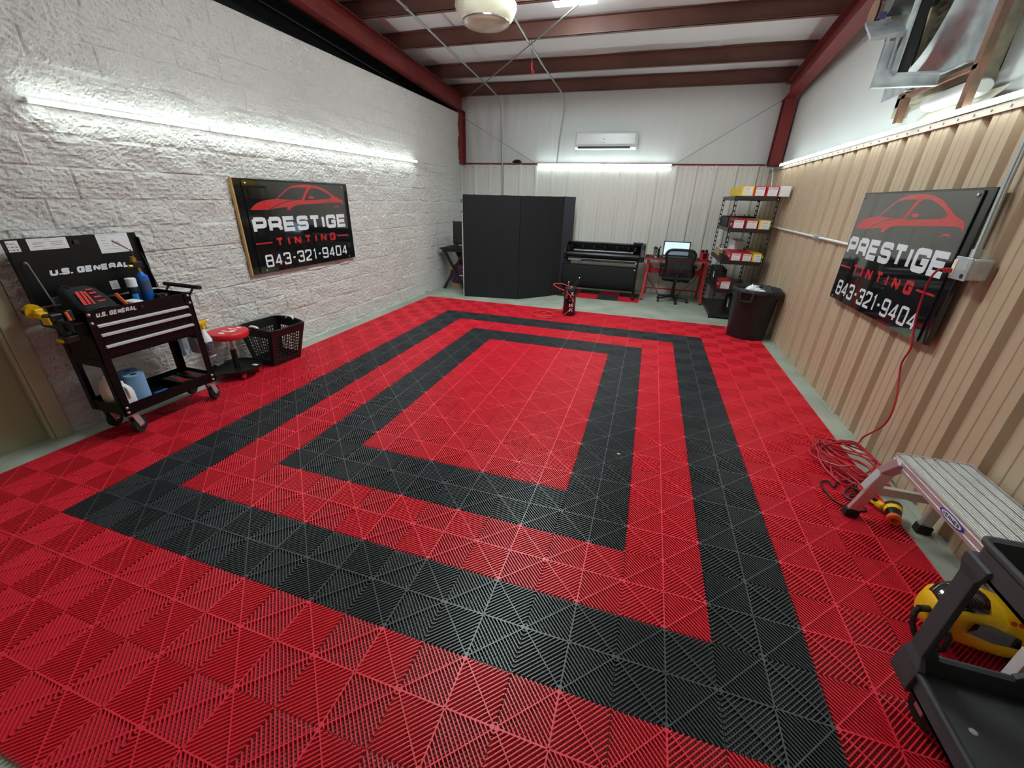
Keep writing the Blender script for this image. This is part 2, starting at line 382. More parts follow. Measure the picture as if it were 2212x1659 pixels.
tag(part('trim_14', column(3.77, .18), M_STEEL_R), kind='structure')
tag(part('trim_15', MB().box(XR-.03, XR+.02, -4.5, 7.1, ZC, ZC+.012), M_CONC), kind='structure')
tag(part('trim_16', MB().cyl((XL-.45, 6.9, 3.42), (XL-.45, -2, 4.0), .012, 8), M_BSTEEL), kind='structure')

# ================================================================ TILE FLOOR
def tile_boxes():
    """ribs of one 0.4 m tile as (a, b, width, ztop, zbottom)"""
    out = []
    for sx in (-1, 1):
        for sy in (-1, 1):
            for k in range(-9, 10):
                e = .02*k; i0 = .0015
                x0, y0 = (max(-e, 0), max(e, 0)); L = .2-abs(e)
                a = (sx*(x0+i0), sy*(y0+i0)); b = (sx*(x0+L-i0), sy*(y0+L-i0))
                out.append((a, b, .0056, 0, -.0125))
            for k in range(1, 20):
                e = .02*k; lo = max(0, e-.2)+.001; hi = min(.2, e)-.001
                if hi-lo > .004: out.append(((sx*lo, sy*(e-lo)), (sx*hi, sy*(e-hi)), .0036, -.0115, -.0172))
            out.append(((sx*.199, sy*.001), (sx*.001, sy*.199), .0055, .0003, -.010))
    out += [((-.199, 0), (.199, 0), .0075, .0004, -.0165), ((0, -.199), (0, .199), .0075, .0004, -.0165)]
    for a in ((.192, 0), (-.192, 0), (0, .192), (0, -.192)):
        d = Vector((a[0], a[1])).normalized()*.0075
        out.append(((a[0]-d.x, a[1]-d.y), (a[0]+d.x, a[1]+d.y), .018, .0006, -.012))
    return out
TB = tile_boxes()
def tile_mesh(mb, cx, cy, ox=0, oy=0):
    for a, b, w, zt_, zb in TB:
        ax, ay, bx, by = a[0]+cx, a[1]+cy, b[0]+cx, b[1]+cy; dx, dy = bx-ax, by-ay; l = math.hypot(dx, dy); nx, ny = -dy/l*w/2, dx/l*w/2; n = len(mb.v)
        mb.v += [(ax-nx*1.05, ay-ny*1.05, zb), (ax+nx*1.05, ay+ny*1.05, zb), (bx+nx*1.05, by+ny*1.05, zb), (bx-nx*1.05, by-ny*1.05, zb),
                 (ax-nx*.8, ay-ny*.8, zt_), (ax+nx*.8, ay+ny*.8, zt_), (bx+nx*.8, by+ny*.8, zt_), (bx-nx*.8, by-ny*.8, zt_)]
        mb.f += [(n+4, n+7, n+6, n+5), (n, n+3, n+7, n+4), (n+1, n+5, n+6, n+2), (n, n+4, n+5, n+1), (n+3, n+2, n+6, n+7)]
tf = thing('interlocking_tile_floor', 'floor of snap-together red and black ribbed plastic tiles laid in nested rectangles over the concrete', 'floor tiles', (.8, 1.4, ZC))
bands = {'outer_red_border': MB(), 'outer_black_band': MB(), 'middle_red_band': MB(), 'inner_black_band': MB(), 'centre_red_field': MB()}
def inr(u, v, a): return -a < u < 8+a and -a < v < 14+a
for i in range(14):
    for j in range(17):
        u, v = -9+2*i, -9+2*j
        k = 'centre_red_field' if inr(u, v, 0) else 'inner_black_band' if inr(u, v, 2) else 'middle_red_band' if inr(u, v, 4) else 'outer_black_band' if inr(u, v, 6) else 'outer_red_border'
        tile_mesh(bands[k], u*.2, v*.2)
for k, m in bands.items(): part(k, m, M_BLK if 'black' in k else M_RED, tf, recalc=False)
part('edge_strip', MB().box(-2.004, 3.604, 4.8, 4.806, ZC, -.001).box(-2.006, -2, -2, 4.8, ZC, -.001).box(3.6, 3.606, -2, 4.8, ZC, -.001), M_RED, tf)
pm = thing('checkered_tile_mat', 'small checkered mat of red and black snap tiles on concrete under the plotter', 'floor tiles', (1.06, 6.38, ZC))
rr, bb = MB(), MB()
for i in range(4):
    for j in range(2): tile_mesh(rr if (i+j) % 2 else bb, .46+.4*i, 6.18+.4*j)
part('red_tiles', rr, M_RED, pm, recalc=False); part('black_tiles', bb, M_BLK, pm, recalc=False)
solo('leaf_fragment', MB().lathe([(.001, 0), (.011, .001), (.013, .003), (.001, .004)], (1.895, .555, .001), n=12, sy=.55), M_CREAM, 'tiny dry beige leaf scrap lying on the inner black band', 'debris', smooth=True)

# ================================================================ LIGHTS
def led(name, p0, p1, out, label, group, w=.03):
    p0, p1, out = Vector(p0), Vector(p1), Vector(out); d = (p1-p0).normalized(); c = (p0+p1)/2
    t = thing(name, label, 'light', tuple(c), group); up = Vector((0, 0, 1))
    a, b = p0+d*.012, p1-d*.012
    part('housing', MB().bar(a-out*.012, b-out*.012, .022, w*.9, up), M_ALU, t)
    part('diffuser', MB().bar(a+out*.006, b-out*-.006, .016, w, up), M_LED, t)
    part('end_cap', MB().bar(p0, a, .03, w*1.02, up), M_WHITE, t); part('end_cap', MB().bar(b, p1, .03, w*1.02, up), M_WHITE, t)
    return t
nm = ('nearest the door', 'second from the door', 'third from the door', 'farthest from the door')
for k in range(4):
    led('led_tube_light', (XL+.06, -.11+1.27*k, 2.262+.008*k), (XL+.06, 1.16+1.27*k, 2.270+.008*k), (1, 0, 0), 'lit LED tube on the rough block wall, '+nm[k], 'LED tubes along the block wall')
nm = ('outside the frame beside the camera', 'first in view at the upper right', 'above the tan wall sign', 'past the wall sign', 'above the shelving end', 'meeting the red column')
for k in range(6):
    y = -1.37+1.27*k
    if k == 0: pass
    led('led_tube_light', (XR-.045, y, 2.36), (XR-.045, y+1.27, 2.36), (-1, 0, 0), 'lit LED tube atop the tan ribbed wall, '+nm[k], 'LED tubes above the tan wall')
for k, (a, b, s) in enumerate(((-.55, .81, 'left'), (.81, 2.08, 'right'))):
    led('led_tube_light', (a, XB-.05, 2.405), (b, XB-.05, 2.405), (0, -1, 0), 'lit white LED tube under the air conditioner, the %s one of two' % s, 'LED tubes on the back wall')
def wrap_light(x0, x1, y0, y1, z, label):
    t = thing('ceiling_light_fixture', label, 'light', ((x0+x1)/2, (y0+y1)/2, z), 'ribbed ceiling light fixtures')
    part('frame', MB().box(x0-.015, x1+.015, y0-.015, y1+.015, z+.05, z+.075), M_WHITE, t)
    part('lens', MB().box(x0, x1, y0, y1, z, z+.05), M_PANEL, t, bevel=.01)
    rb = MB()
    for i in range(int((x1-x0)/.03)): rb.box(x0+.03*i+.011, x0+.03*i+.016, y0+.005, y1-.005, z-.003, z)
    part('lens_ribs', rb, M_WHITE, t)
wrap_light(.386, .881, 2.78, 3.98, 3.85, "lit ribbed ceiling light at the top edge beside the big domed lamp")

wrap_light(.386, .881, .7, 1.9, 3.95, 'added fill light, an unseen lit ribbed ceiling fixture above the middle of the room, over the frame')  # added out of view to raise the ambient light against the tubes

# ================================================================ WALL SIGNS
CAR_BODY = [(0.029, -0.023), (0.08, 0.021), (0.133, 0.05), (0.213, 0.075), (0.302, 0.087), (0.393, 0.095), (0.466, 0.146), (0.564, 0.208), (0.66, 0.25), (0.798, 0.269), (0.939, 0.271), (1.059, 0.259), (1.18, 0.227), (1.276, 0.18), (1.376, 0.129), (1.484, 0.094), (1.51, 0.06), (1.514, 0.023), (1.477, 0.056), (1.419, 0.06), (1.278, 0.056), (1.011, 0.043), (0.767, 0.033), (0.673, 0.023), (0.619, 0.007), (0.56, -0.033), (0.518, -0.029), (0.542, 0.004), (0.42, -0.003), (0.28, -0.021), (0.265, -0.024)]
CAR_W1 = [(0.408, 0.097), (0.498, 0.151), (0.59, 0.207), (0.643, 0.225), (0.744, 0.233), (0.883, 0.234), (0.768, 0.087), (0.622, 0.088), (0.484, 0.092)]
CAR_W2 = [(0.81, 0.081), (0.855, 0.138), (0.913, 0.207), (0.957, 0.234), (1.053, 0.231), (1.173, 0.196), (1.264, 0.154), (1.297, 0.133), (1.288, 0.116), (1.246, 0.103), (1.021, 0.09)]
CAR_SLIT = [(0.265, -0.024), (0.354, 0.017), (0.442, 0.046), (0.553, 0.072), (0.654, 0.086), (0.711, 0.089), (0.687, 0.083), (0.585, 0.069), (0.473, 0.047), (0.373, 0.014), (0.287, -0.021)]
CAR_ARC = [(1.296, -0.023), (1.321, -0.003), (1.352, 0.01), (1.385, 0.012), (1.411, -0.0), (1.426, -0.012), (1.392, -0.004), (1.364, -0.001), (1.331, -0.009)]
CAR_MIR = [(.931+.049*math.cos(a/12*2*math.pi), .118+.015*math.sin(a/12*2*math.pi)) for a in range(12)]
def sign(name, label, X, ys, dy, nx, outer, depth, lam=False, dz=0):
    """X wall plane of the face, ys start of the text side, dy +1/-1 reading direction along y, nx facing"""
    t = thing(name, label, 'sign', (X, ys+dy*.76, .9)); u = Vector((0, dy, 0)); v = Vector((0, 0, 1))
    face = X
    (a0, a1, z0, z1) = outer
    bx = sorted((face-nx*.002, face-nx*depth))
    part('backing_board', MB().box(bx[0], bx[1], min(a0, a1), max(a0, a1), z0, z1), M_SIGN, t, bevel=.003)
    if lam: part('plywood_edge', MB().box(X-nx*depth-.001, X-.004, ys-.112, ys-.096, z0-.004, z1+.003), M_WOOD, t)
    P = lambda s, z, e: Vector((face+nx*e, ys+dy*s, z+dz))
    q = [(-.008, .935), (.0, .925), (1.535, .925), (1.545, .935), (1.545, 1.84), (1.535, 1.852), (.0, 1.852), (-.008, 1.84)]
    mb = MB(); mb.loft([[P(s, z, 0) for s, z in q], [P(s, z, .006) for s, z in q]])
    part('printed_panel', mb, M_SIGNG, t)
    def flat(polys, e): 
        m = MB()
        for p in polys: m.loft([[P(s, 1.592+z*.92, .006) for s, z in p], [P(s, 1.592+z*.92, e) for s, z in p]])
        return m
    part('car_emblem', flat([CAR_BODY, CAR_ARC], .0068), M_RPRINT, t)
    part('car_windows', flat([CAR_W1, CAR_W2, CAR_SLIT], .0074), M_SIGNG, t)
    part('car_mirror', flat([CAR_MIR], .008), M_RPRINT, t)
    m = MB(); word(m, 'PRESTIGE', P(.018, 1.335, .0071), u, v, 1.50, .163, .043, .13); part('lettering', m, M_WPRINT, t, recalc=False)
    m = MB(); word(m, 'TINTING', P(.275, 1.18, .0071), u, v, .99, .096, .026, .62)
    for s0, s1 in ((.005, .222), (1.31, 1.525)): m.add([P(s0, 1.223, .0071), P(s1, 1.223, .0071), P(s1, 1.237, .0071), P(s0, 1.237, .0071)], [(0, 1, 2, 3)])
    part('lettering', m, M_RPRINT, t, recalc=False, label='red lettering and dashes')
    m = MB(); word(m, '843-321-9404', P(.085, .972, .0071), u, v, 1.38, .135, .021, .22); part('lettering', m, M_WPRINT, t, recalc=False)
    part('acrylic_cover', MB().loft([[P(s, z, .0095) for s, z in q], [P(s, z, .0115) for s, z in q]]), M_ACRYL, t)
    for s, z, mm in ((.03, 1.825, M_CHROME), (1.51, 1.825, M_CHROME), (.07, .945, M_BRASS), (1.49, .945, M_BRASS)):
        part('screw', MB().lathe([(.012, 0), (.012, .003), (.006, .006), (.001, .007)], P(s, z, .0115), (nx, 0, 0), 12), mm, t, smooth=True)
    return t
sign('wall_sign', 'black shop sign with red car outline on the white block wall', -2.185, 1.385, 1, 1, (1.285, 3.02, .915, 1.872), .035, lam=True)
sign('wall_sign', 'black shop sign with red car outline on the tan ribbed wall', 3.70, 2.70, -1, -1, (1.075, 2.735, .945, 1.885), .03, dz=.018)

# ================================================================ AIR CONDITIONER
AY = XB-.03
ac = thing('air_conditioner', 'white wall-mounted split air conditioner above the back wall tubes', 'air conditioner', (.8, XB, 2.67))
x0, x1, z0, z1 = .22, 1.385, 2.655, 2.955
prof = [(XB+.07, z0+.02), (AY-.12, z0), (AY-.19, z0+.04), (AY-.215, z0+.09), (AY-.20, z1-.03), (AY-.17, z1), (XB+.07, z1)]
part('body', MB().loft([[(x0, y, z) for y, z in prof], [(x1, y, z) for y, z in prof]]), M_WHITE, ac, bevel=.012)
part('air_outlet', MB().box(x0+.07, x1-.11, AY-.205, AY-.15, z0+.018, z0+.05), M_BPLAST, ac)
part('louver', MB().box(x0+.07, x1-.11, AY-.213, AY-.206, z0+.052, z0+.058), M_WHITE, ac)
part('side_trim', MB().box(x0+.02, x0+.03, AY-.222, AY-.2, z0+.09, z1-.03).box(x1-.03, x1-.02, AY-.222, AY-.2, z0+.09, z1-.03), M_LGREY, ac)
part('badge', MB().box(.765, .80, AY-.2185, AY-.21, z0+.155, z0+.172).box(.72, .74, AY-.2185, AY-.21, z0+.105, z0+.115), M_LGREY, ac)
part('badge_mark', MB().box(.748, .80, AY-.2185, AY-.21, z0+.108, z0+.112), M_GREY, ac)

# ================================================================ CONDUITS, RODS, HIGH BAY
def pipe(name, pts, r, m, label, cat, k=5, clamps=()):
    t = thing(name, label, cat, pts[0]); part('tube', MB().tube(smooth_path(pts, k) if k else pts, r, 10), m, t, smooth=True)
    if clamps:
        for p, d in clamps: part('coupling', MB().cyl(Vector(p)-Vector(d)*.025, Vector(p)+Vector(d)*.025, r*1.45, 10), m, t)
    return t
def sl(y): return zt(y)-.02
pipe('conduit_pipe', [(-1.36, 1.2, sl(1.2)), (-1.36, 3.3, sl(3.3)), (-1.38, 5.0, sl(5)), (-1.38, 6.2, sl(6.2)), (-1.375, 6.75, sl(6.75)-.02), (-1.37, 6.98, 3.52), (-1.36, 7.05, 3.38), (-1.34, 7.06, 2.9), (-1.32, 7.06, 2.0), (-1.31, 7.06, 1.5)],
     .015, M_EMT, 'galvanised conduit bent from the ceiling down behind the black partition', 'conduit', clamps=(((-1.36, 3.5, sl(3.5)), (0, 1, -.068)),))
pipe('conduit_pipe', [(-.12, 1.2, sl(1.2)), (-.13, 3.3, sl(3.3)), (-.14, 5.3, sl(5.3)), (-.12, 6.3, sl(6.3)), (-.09, 6.8, sl(6.8)-.02), (-.07, 7.0, 3.5), (-.07, 7.05, 3.35), (-.12, 7.06, 2.9), (-.15, 7.07, 2.44)],
     .015, M_EMT, 'galvanised conduit running down the back wall to the LED tubes', 'conduit', clamps=(((-.14, 5.4, sl(5.4)), (0, 1, -.068)),))
solo('brace_rod', MB().cyl((XL+.08, 6.98, 3.55), (1.75, 2.6, zt(2.6)-.03), .008, 8), M_EMT, 'thin steel roof rod running from the left corner across to the ceiling light', 'rod')
solo('brace_rod', MB().cyl((XL+.06, 6.97, 3.26), (-.62, 7.01, 2.44), .006, 8), M_EMT, 'thin steel rod slanting down to the right from the left red column', 'rod')
solo('brace_rod', MB().cyl((3.70, 7.03, 3.40), (2.15, 7.06, 2.44), .006, 8), M_EMT, 'thin steel rod slanting down to the left from the right red column', 'rod')
ZH = 3.45
hb = thing('high_bay_lamp', 'big unlit domed ceiling lamp with a cloudy acrylic shade', 'lamp', (-.10, 3.0, ZH))
HX, HY = -.13, 3.0
part('shade', MB().lathe([(.31, .14), (.325, .13), (.318, .10), (.285, .035), (.245, .0), (.238, .004), (.278, .04), (.312, .104), (.318, .13)], (HX, HY, ZH), n=40, cap=False), M_LAMP, hb, smooth=True)
part('lower_lens', MB().lathe([(.246, .002), (.225, -.022), (.14, -.036), (.001, -.04), (.001, -.035), (.13, -.03), (.215, -.015)], (HX, HY, ZH), n=32, cap=False), mat('cloudy_lens', (204, 198, 178), .25, var=(7, (182, 172, 146), .45, .7)), hb, smooth=True)
part('lens_ring', MB().lathe([(.240, -.004), (.252, -.004), (.252, .006), (.240, .006)], (HX, HY, ZH), n=40, cap=False), M_CHROME, hb, smooth=True)
part('rim_band', MB().lathe([(.312, .128), (.329, .128), (.329, .146), (.312, .146)], (HX, HY, ZH), n=40, cap=False), M_CHROME, hb, smooth=True)
part('ballast_housing', MB().lathe([(.29, .14), (.31, .145), (.28, .20), (.20, .25), (.14, .30), (.10, .33), (.001, .34)], (HX, HY, ZH), n=32), M_WHITE, hb, smooth=True)
part('latch', MB().box(HX+.16, HX+.24, HY-.27, HY-.24, ZH+.11, ZH+.15), M_CHROME, hb)
hc = thing('clip_line', 'thin cord with a red spring clip hanging from the ceiling', 'cord', (-.17, 5.0, 3.48))
part('cord', MB().tube([(-.19, 5.0, zt(5)+.2), (-.18, 5.0, 3.75), (-.165, 5.0, 3.585)], .005, 6), M_RUST, hc)
part('clip', MB().bar((-.175, 5.0, 3.59), (-.165, 5, 3.50), .022, .02).bar((-.165, 5, 3.51), (-.145, 5, 3.46), .012, .02).bar((-.17, 5, 3.5), (-.15, 5, 3.45), .012, .02).bar((-.14, 5, 3.49), (-.15, 5, 3.455), .01, .02), M_REDM, hc)
solo('wall_wire', MB().tube(smooth_path([(XL+.05, 4.98, 2.28), (XL+.04, 5.5, 2.19), (XL+.04, 6.2, 2.17), (XL+.04, 6.9, 2.25)]), .004, 6), M_LGREY, 'thin sagging wire from the end of the block wall tubes to the back corner', 'wire')
solo('cable_bundle', MB().lathe([(.05, 0), (.075, .02), (.04, .06), (.001, .065)], (-1.02, XB+.02, 2.436), n=9, sx=1.4, sy=.5).bar((-1.12, XB, 2.455), (-1.02, XB, 2.475), .015, .015), M_BMAT, 'small black crumpled cable bundle on the red ledge of the back wall', 'cable')

# ================================================================ BLACK PARTITION
pt = thing('folding_partition', 'black fabric folding screen standing before the back left corner', 'partition', (-.5, 5.4, ZC))
PP = [(-1.41, 5.17), (-.38, 5.33), (.05, 5.80), (.25, 6.08), (.36, 6.62)]
def panel_mb(a, b, z0, z1, th, amp, seed):
    a, b = Vector((*a, 0)), Vector((*b, 0)); d = b-a; n = Vector((d.y, -d.x, 0)).normalized(); nu, nv = 22, 22; mb = MB()
    for sgn in (1, -1):
        base = len(mb.v)
        for j in range(nv+1):
            for i in range(nu+1):
                s, t = i/nu, j/nv; p = a+d*s; z = z0+(z1-z0)*t
                e = amp*noise.noise(Vector((s*3+seed, t*2.2, seed)))+amp*.5*noise.noise(Vector((s*9, t*(3+s*4), seed*2)))
                if t < .2: e += amp*1.2*noise.noise(Vector((s*7+z*9, t*14, seed)))
                if i in (0, nu) or j in (0, nv): e *= .2
                q = p+n*(sgn*th/2+e); mb.v.append((q.x, q.y, z+.006*noise.noise(Vector((s*6, seed, 3)))*(j == nv)))
        for j in range(nv):
            for i in range(nu):
                k = base+j*(nu+1)+i; mb.f.append((k, k+1, k+nu+2, k+nu+1))
    o = (nu+1)*(nv+1)
    for i in range(nu):
        mb.f.append((i, i+1, i+1+o, i+o)); k = nv*(nu+1); mb.f.append((k+i, k+i+1, k+i+1+o, k+i+o))
    for j in range(nv):
        for c in (0, nu): k = j*(nu+1)+c; mb.f.append((k, k+nu+1, k+nu+1+o, k+o))
    return mb
for i in range(4):
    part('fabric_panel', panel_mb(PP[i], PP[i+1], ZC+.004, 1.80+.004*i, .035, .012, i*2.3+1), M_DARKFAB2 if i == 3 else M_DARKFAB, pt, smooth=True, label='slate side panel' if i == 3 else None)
part('white_edge', MB().box(-1.432, -1.418, 5.15, 5.19, ZC, 1.79), M_LGREY, pt, label='thin pale edge trim')
part('clip', MB().box(-1.44, -1.425, 5.145, 5.165, 1.66, 1.72).box(-1.44, -1.425, 5.145, 5.165, 1.50, 1.53), M_BPLAST, pt)

# corner desk behind the partition
cd = thing('side_desk', 'dark desk with crossed metal legs in the back left corner', 'desk', (-1.75, 5.9, ZC))
part('tabletop', MB().box(-2.14, -1.15, 5.60, 6.2, .785, .81), M_BMAT, cd, bevel=.003)
part('apron', MB().box(-2.10, -1.2, 5.63, 5.645, .74, .785), M_BSTEEL, cd)
for a, b in (((-2.08, 5.66, .785), (-1.62, 5.66, ZC)), ((-1.62, 5.68, .785), (-2.11, 5.68, ZC)), ((-2.08, 6.14, .785), (-1.62, 6.14, ZC)), ((-1.62, 6.16, .785), (-2.08, 6.16, ZC))):
    part('leg', MB().bar(a, b, .05, .03, (0, 1, 0)), M_BSTEEL, cd)
part('modesty_panel', MB().box(-2.0, -1.2, 6.17, 6.18, .3, .785), M_BMAT, cd)
mo = thing('monitor', 'flat dark monitor on the side desk half hidden by the partition', 'monitor', (-1.65, 5.9, .81))
part('screen', MB().box(-1.955, -1.35, 5.88, 5.905, .885, 1.305), M_SIGN, mo, bevel=.004); part('bezel', MB().box(-1.962, -1.345, 5.882, 5.907, .862, .885).box(-1.962, -1.953, 5.878, 5.907, .862, 1.31), M_BPLAST, mo)
part('foot', MB().bar((-1.90, 5.89, .87), (-1.96, 5.78, .815), .02, .01).bar((-1.90, 5.89, .87), (-1.84, 5.78, .815), .02, .01), M_BPLAST, mo); part('foot', MB().bar((-1.90, 5.89, .87), (-1.88, 5.99, .815), .02, .01), M_BPLAST, mo)
pb = thing('kibble_bag', 'purple and orange printed bag under the side desk', 'bag', (-1.80, 5.93, ZC))
def bag_ring(z, s): return [(-1.80+s*.25*math.copysign(abs(math.cos(a))**.6, math.cos(a))+.01*math.sin(5*a+z*20), 5.93+s*.12*math.copysign(abs(math.sin(a))**.6, math.sin(a)), z) for a in [2*math.pi*k/20 for k in range(20)]]
part('sack', MB().loft([bag_ring(z, s) for z, s in ((.085, .85), (.12, 1), (.28, 1.02), (.38, .95), (.45, .8), (.47, .6))]), M_PURP, pb, smooth=True)
part('label_patch', MB().box(-2.02, -1.96, 5.79, 5.802, .36, .43), M_YEL, pb)
part('printed_mark', MB().box(-1.88, -1.72, 5.80, 5.808, .24, .265).box(-1.86, -1.76, 5.80, 5.808, .17, .185), M_WPRINT, pb)
solo('wooden_board', MB().box(-2.0, -1.55, 5.80, 6.06, ZC, .083), M_KBOX, 'flat brown board on the concrete below the purple bag', 'board')

# ================================================================ PLOTTER
pl = thing('vinyl_plotter', 'wide black vinyl cutting plotter on a wheeled stand with cloth catcher', 'plotter', (1.05, 6.45, 0))
def yz(x0, x1, prof): return MB().loft([[(x0, y, z) for y, z in prof], [(x1, y, z) for y, z in prof]])
part('lower_cover', yz(.33, 1.76, [(6.36, .70), (6.29, .73), (6.27, .78), (6.29, .82), (6.36, .84), (6.62, .84), (6.62, .70)]), M_BGLOSS, pl, bevel=.01)
part('top_rail', yz(.33, 1.76, [(6.42, .955), (6.40, .99), (6.44, 1.005), (6.62, 1.0), (6.62, .93), (6.50, .93)]), M_BGLOSS, pl, bevel=.006)
part('back_plate', MB().box(.33, 1.76, 6.60, 6.62, .84, .94), M_BMAT, pl)
part('platen', MB().box(.45, 1.62, 6.40, 6.58, .842, .848), M_WPRINT, pl, label='white platen strip')
endp = [(6.24, .70), (6.22, .80), (6.26, .92), (6.36, 1.0), (6.5, 1.025), (6.66, 1.0), (6.68, .72), (6.6, .69)]
part('end_cap', yz(.245, .335, endp), M_BPLAST, pl, bevel=.02); part('end_cap', yz(1.755, 1.845, endp), M_BPLAST, pl, bevel=.02)
part('carriage', MB().box(1.62, 1.68, 6.36, 6.46, .87, .95), M_BPLAST, pl, bevel=.006)
part('control_panel', MB().rbox(1.60, 1.78, 6.42, 6.56, 1.0, 1.035, .03), M_BPLAST, pl, bevel=.006); part('display', MB().box(1.63, 1.69, 6.43, 6.50, 1.034, 1.04), M_BLUE, pl)
for i in range(6): part('pinch_roller', MB().box(.40+.22*i, .44+.22*i, 6.38, 6.42, .905, .955), M_BPLAST, pl)
part('media_roller', MB().cyl((.34, 6.44, .655), (1.72, 6.44, .655), .018, 12), M_CHROME, pl, smooth=True)
part('media_tube', MB().cyl((.36, 6.40, .667), (.62, 6.40, .667), .03, 14), M_PAPER, pl, smooth=True, label='white end of a paper roll')
for x in (.30, 1.73): part('leg', MB().box(x-.02, x+.02, 6.46, 6.54, .06, .70), M_BSTEEL, pl, bevel=.003)
for x in (.30, 1.73): part('foot', MB().bar((x, 6.06, .055), (x, 6.80, .055), .05, .05), M_BSTEEL, pl, bevel=.004)
for x in (.30, 1.73):
    for y in (6.10, 6.76): part('caster', MB().cyl((x-.015, y, .023), (x+.015, y, .023), .023, 14), M_RUBBER, pl)
part('stretcher', MB().box(.3, 1.73, 6.48, 6.52, .09, .13), M_BSTEEL, pl)
pr_ = []
cc = MB(); nseg = 20
for i in range(nseg+1):
    s = i/nseg; y = 6.18+.40*s; z = .585-.50*math.sin(math.pi*min(1, s*1.08))**.75*(.95 if s < .6 else .85)
    pr_.append((y, z))
pr_ = [(6.20, .60), (6.185, .56), (6.18, .45), (6.19, .3), (6.215, .20), (6.27, .14), (6.38, .125), (6.5, .18), (6.56, .3), (6.58, .5)]
cc.add([(x, y+.008*noise.noise(Vector((x*3, z*5, 0))), z+.01*noise.noise(Vector((x*4, 1, 0)))*(z < .3)) for x in [.28+1.45*i/30 for i in range(31)] for y, z in pr_],
       [(i*10+j, (i+1)*10+j, (i+1)*10+j+1, i*10+j+1) for i in range(30) for j in range(9)])
cc_o = part('catch_cloth', cc, M_DARKFAB, pl, smooth=True, recalc=False); sm = cc_o.modifiers.new('solid', 'SOLIDIFY'); sm.thickness = .004
part('cloth_rod', MB().cyl((.22, 6.19, .605), (1.75, 6.19, .605), .010, 10), M_BSTEEL, pl)
for x in (.24, 1.735): part('rod_arm', MB().bar((x, 6.19, .605), (x, 6.5, .655), .02, .012), M_BSTEEL, pl)
for x, z in ((1.70, .56), (1.71, .68)): part('knob', MB().sphere((x, 6.17, z), .013), M_WHITE, pl, smooth=True)

# ================================================================ RED DESK, LAPTOP, CHAIR
dk = thing('computer_desk', 'red-edged black computer desk with red metal legs by the back wall', 'desk', (2.47, 6.65, ZC))
top = [(1.86, 6.93), (1.86, 6.33), (1.93, 6.31), (2.1, 6.31), (2.2, 6.35), (2.75, 6.36), (2.86, 6.32), (2.99, 6.31), (3.02, 6.33), (3.02, 6.93)]
part('tabletop', MB().loft([[(x, y, .768) for x, y in top], [(x, y, .785) for x, y in top]]), M_BMAT, dk)
part('edge_band', MB().loft([[(x+(.006 if x > 2.4 else -.006)*(y > 6.5), y-.006, .755) for x, y in top], [(x, y-.006, .7675) for x, y in top]]).bar((1.86, 6.326, .776), (1.93, 6.305, .776), .006, .02)
     .bar((1.93, 6.305, .776), (2.1, 6.305, .776), .006, .02).bar((2.1, 6.305, .776), (2.2, 6.345, .776), .006, .02).bar((2.2, 6.345, .776), (2.75, 6.355, .776), .006, .02).bar((2.75, 6.355, .776), (2.86, 6.315, .776), .006, .02).bar((2.86, 6.315, .776), (3.0, 6.308, .776), .006, .02), M_REDM, dk)
for sx, x in ((-1, 1.93), (1, 2.965)):
    part('leg', MB().bar((x, 6.40, .755), (x, 6.46, .5), .045, .05).bar((x, 6.46, .52), (x+sx*.03, 6.34, ZC+.01), .04, .045), M_REDM, dk, bevel=.004)
    part('leg', MB().bar((x, 6.86, .755), (x, 6.80, .5), .045, .05).bar((x, 6.80, .52), (x, 6.95, ZC+.01), .04, .045), M_REDM, dk, bevel=.004)
    part('foot', MB().box(x+sx*.03-.026, x+sx*.03+.026, 6.31, 6.37, ZC, ZC+.02), M_BPLAST, dk)
part('crossbar', MB().box(1.93, 2.965, 6.60, 6.62, .48, .57), M_REDM, dk); part('crossbar', MB().box(1.93, 2.965, 6.86, 6.88, .12, .145), M_REDM, dk)
part('gusset', MB().bar((1.93, 6.60, .66), (2.02, 6.60, .55), .02, .05).bar((2.965, 6.60, .66), (2.875, 6.60, .55), .02, .05), M_REDM, dk)
lt = thing('laptop', 'open laptop with a lit white screen on the red-edged desk', 'laptop', (2.40, 6.65, .785))
part('keyboard_base', MB().box(2.18, 2.66, 6.50, 6.76, .786, .80), M_BPLAST, lt, bevel=.003)
part('lid', MB().add([(2.17, 6.77, .80), (2.67, 6.77, .80), (2.67, 6.85, 1.07), (2.17, 6.85, 1.07), (2.17, 6.782, .797), (2.67, 6.782, .797), (2.67, 6.862, 1.067), (2.17, 6.862, 1.067)],
     [(0, 1, 2, 3), (7, 6, 5, 4), (0, 4, 5, 1), (1, 5, 6, 2), (2, 6, 7, 3), (3, 7, 4, 0)]), M_BPLAST, lt)
part('screen', MB().add([(2.19, 6.7745, .822), (2.65, 6.7745, .822), (2.65, 6.8415, 1.052), (2.19, 6.8415, 1.052)], [(0, 1, 2, 3)]), M_SCREEN, lt)
cp = thing('tumbler', 'smoky drinks tumbler with black lid beside the laptop', 'cup', (2.02, 6.6, .785))
part('cup', MB().lathe([(.028, 0), (.038, .13), (.038, .15)], (2.03, 6.6, .786), n=18), M_GREY, cp, smooth=True); part('lid', MB().lathe([(.04, .15), (.04, .17), (.03, .18)], (2.03, 6.6, .786), n=18).box(2.015, 2.03, 6.59, 6.61, .96, .99), M_BPLAST, cp)
bt = thing('pen_holder', 'slim black holder standing next to the tumbler', 'holder', (2.09, 6.62, .785))
part('body', MB().lathe([(.022, 0), (.022, .13), (.018, .15)], (2.095, 6.64, .786), n=14), M_BPLAST, bt, smooth=True); part('clip', MB().bar((2.09, 6.64, .93), (2.12, 6.64, .98), .012, .02), M_BPLAST, bt)
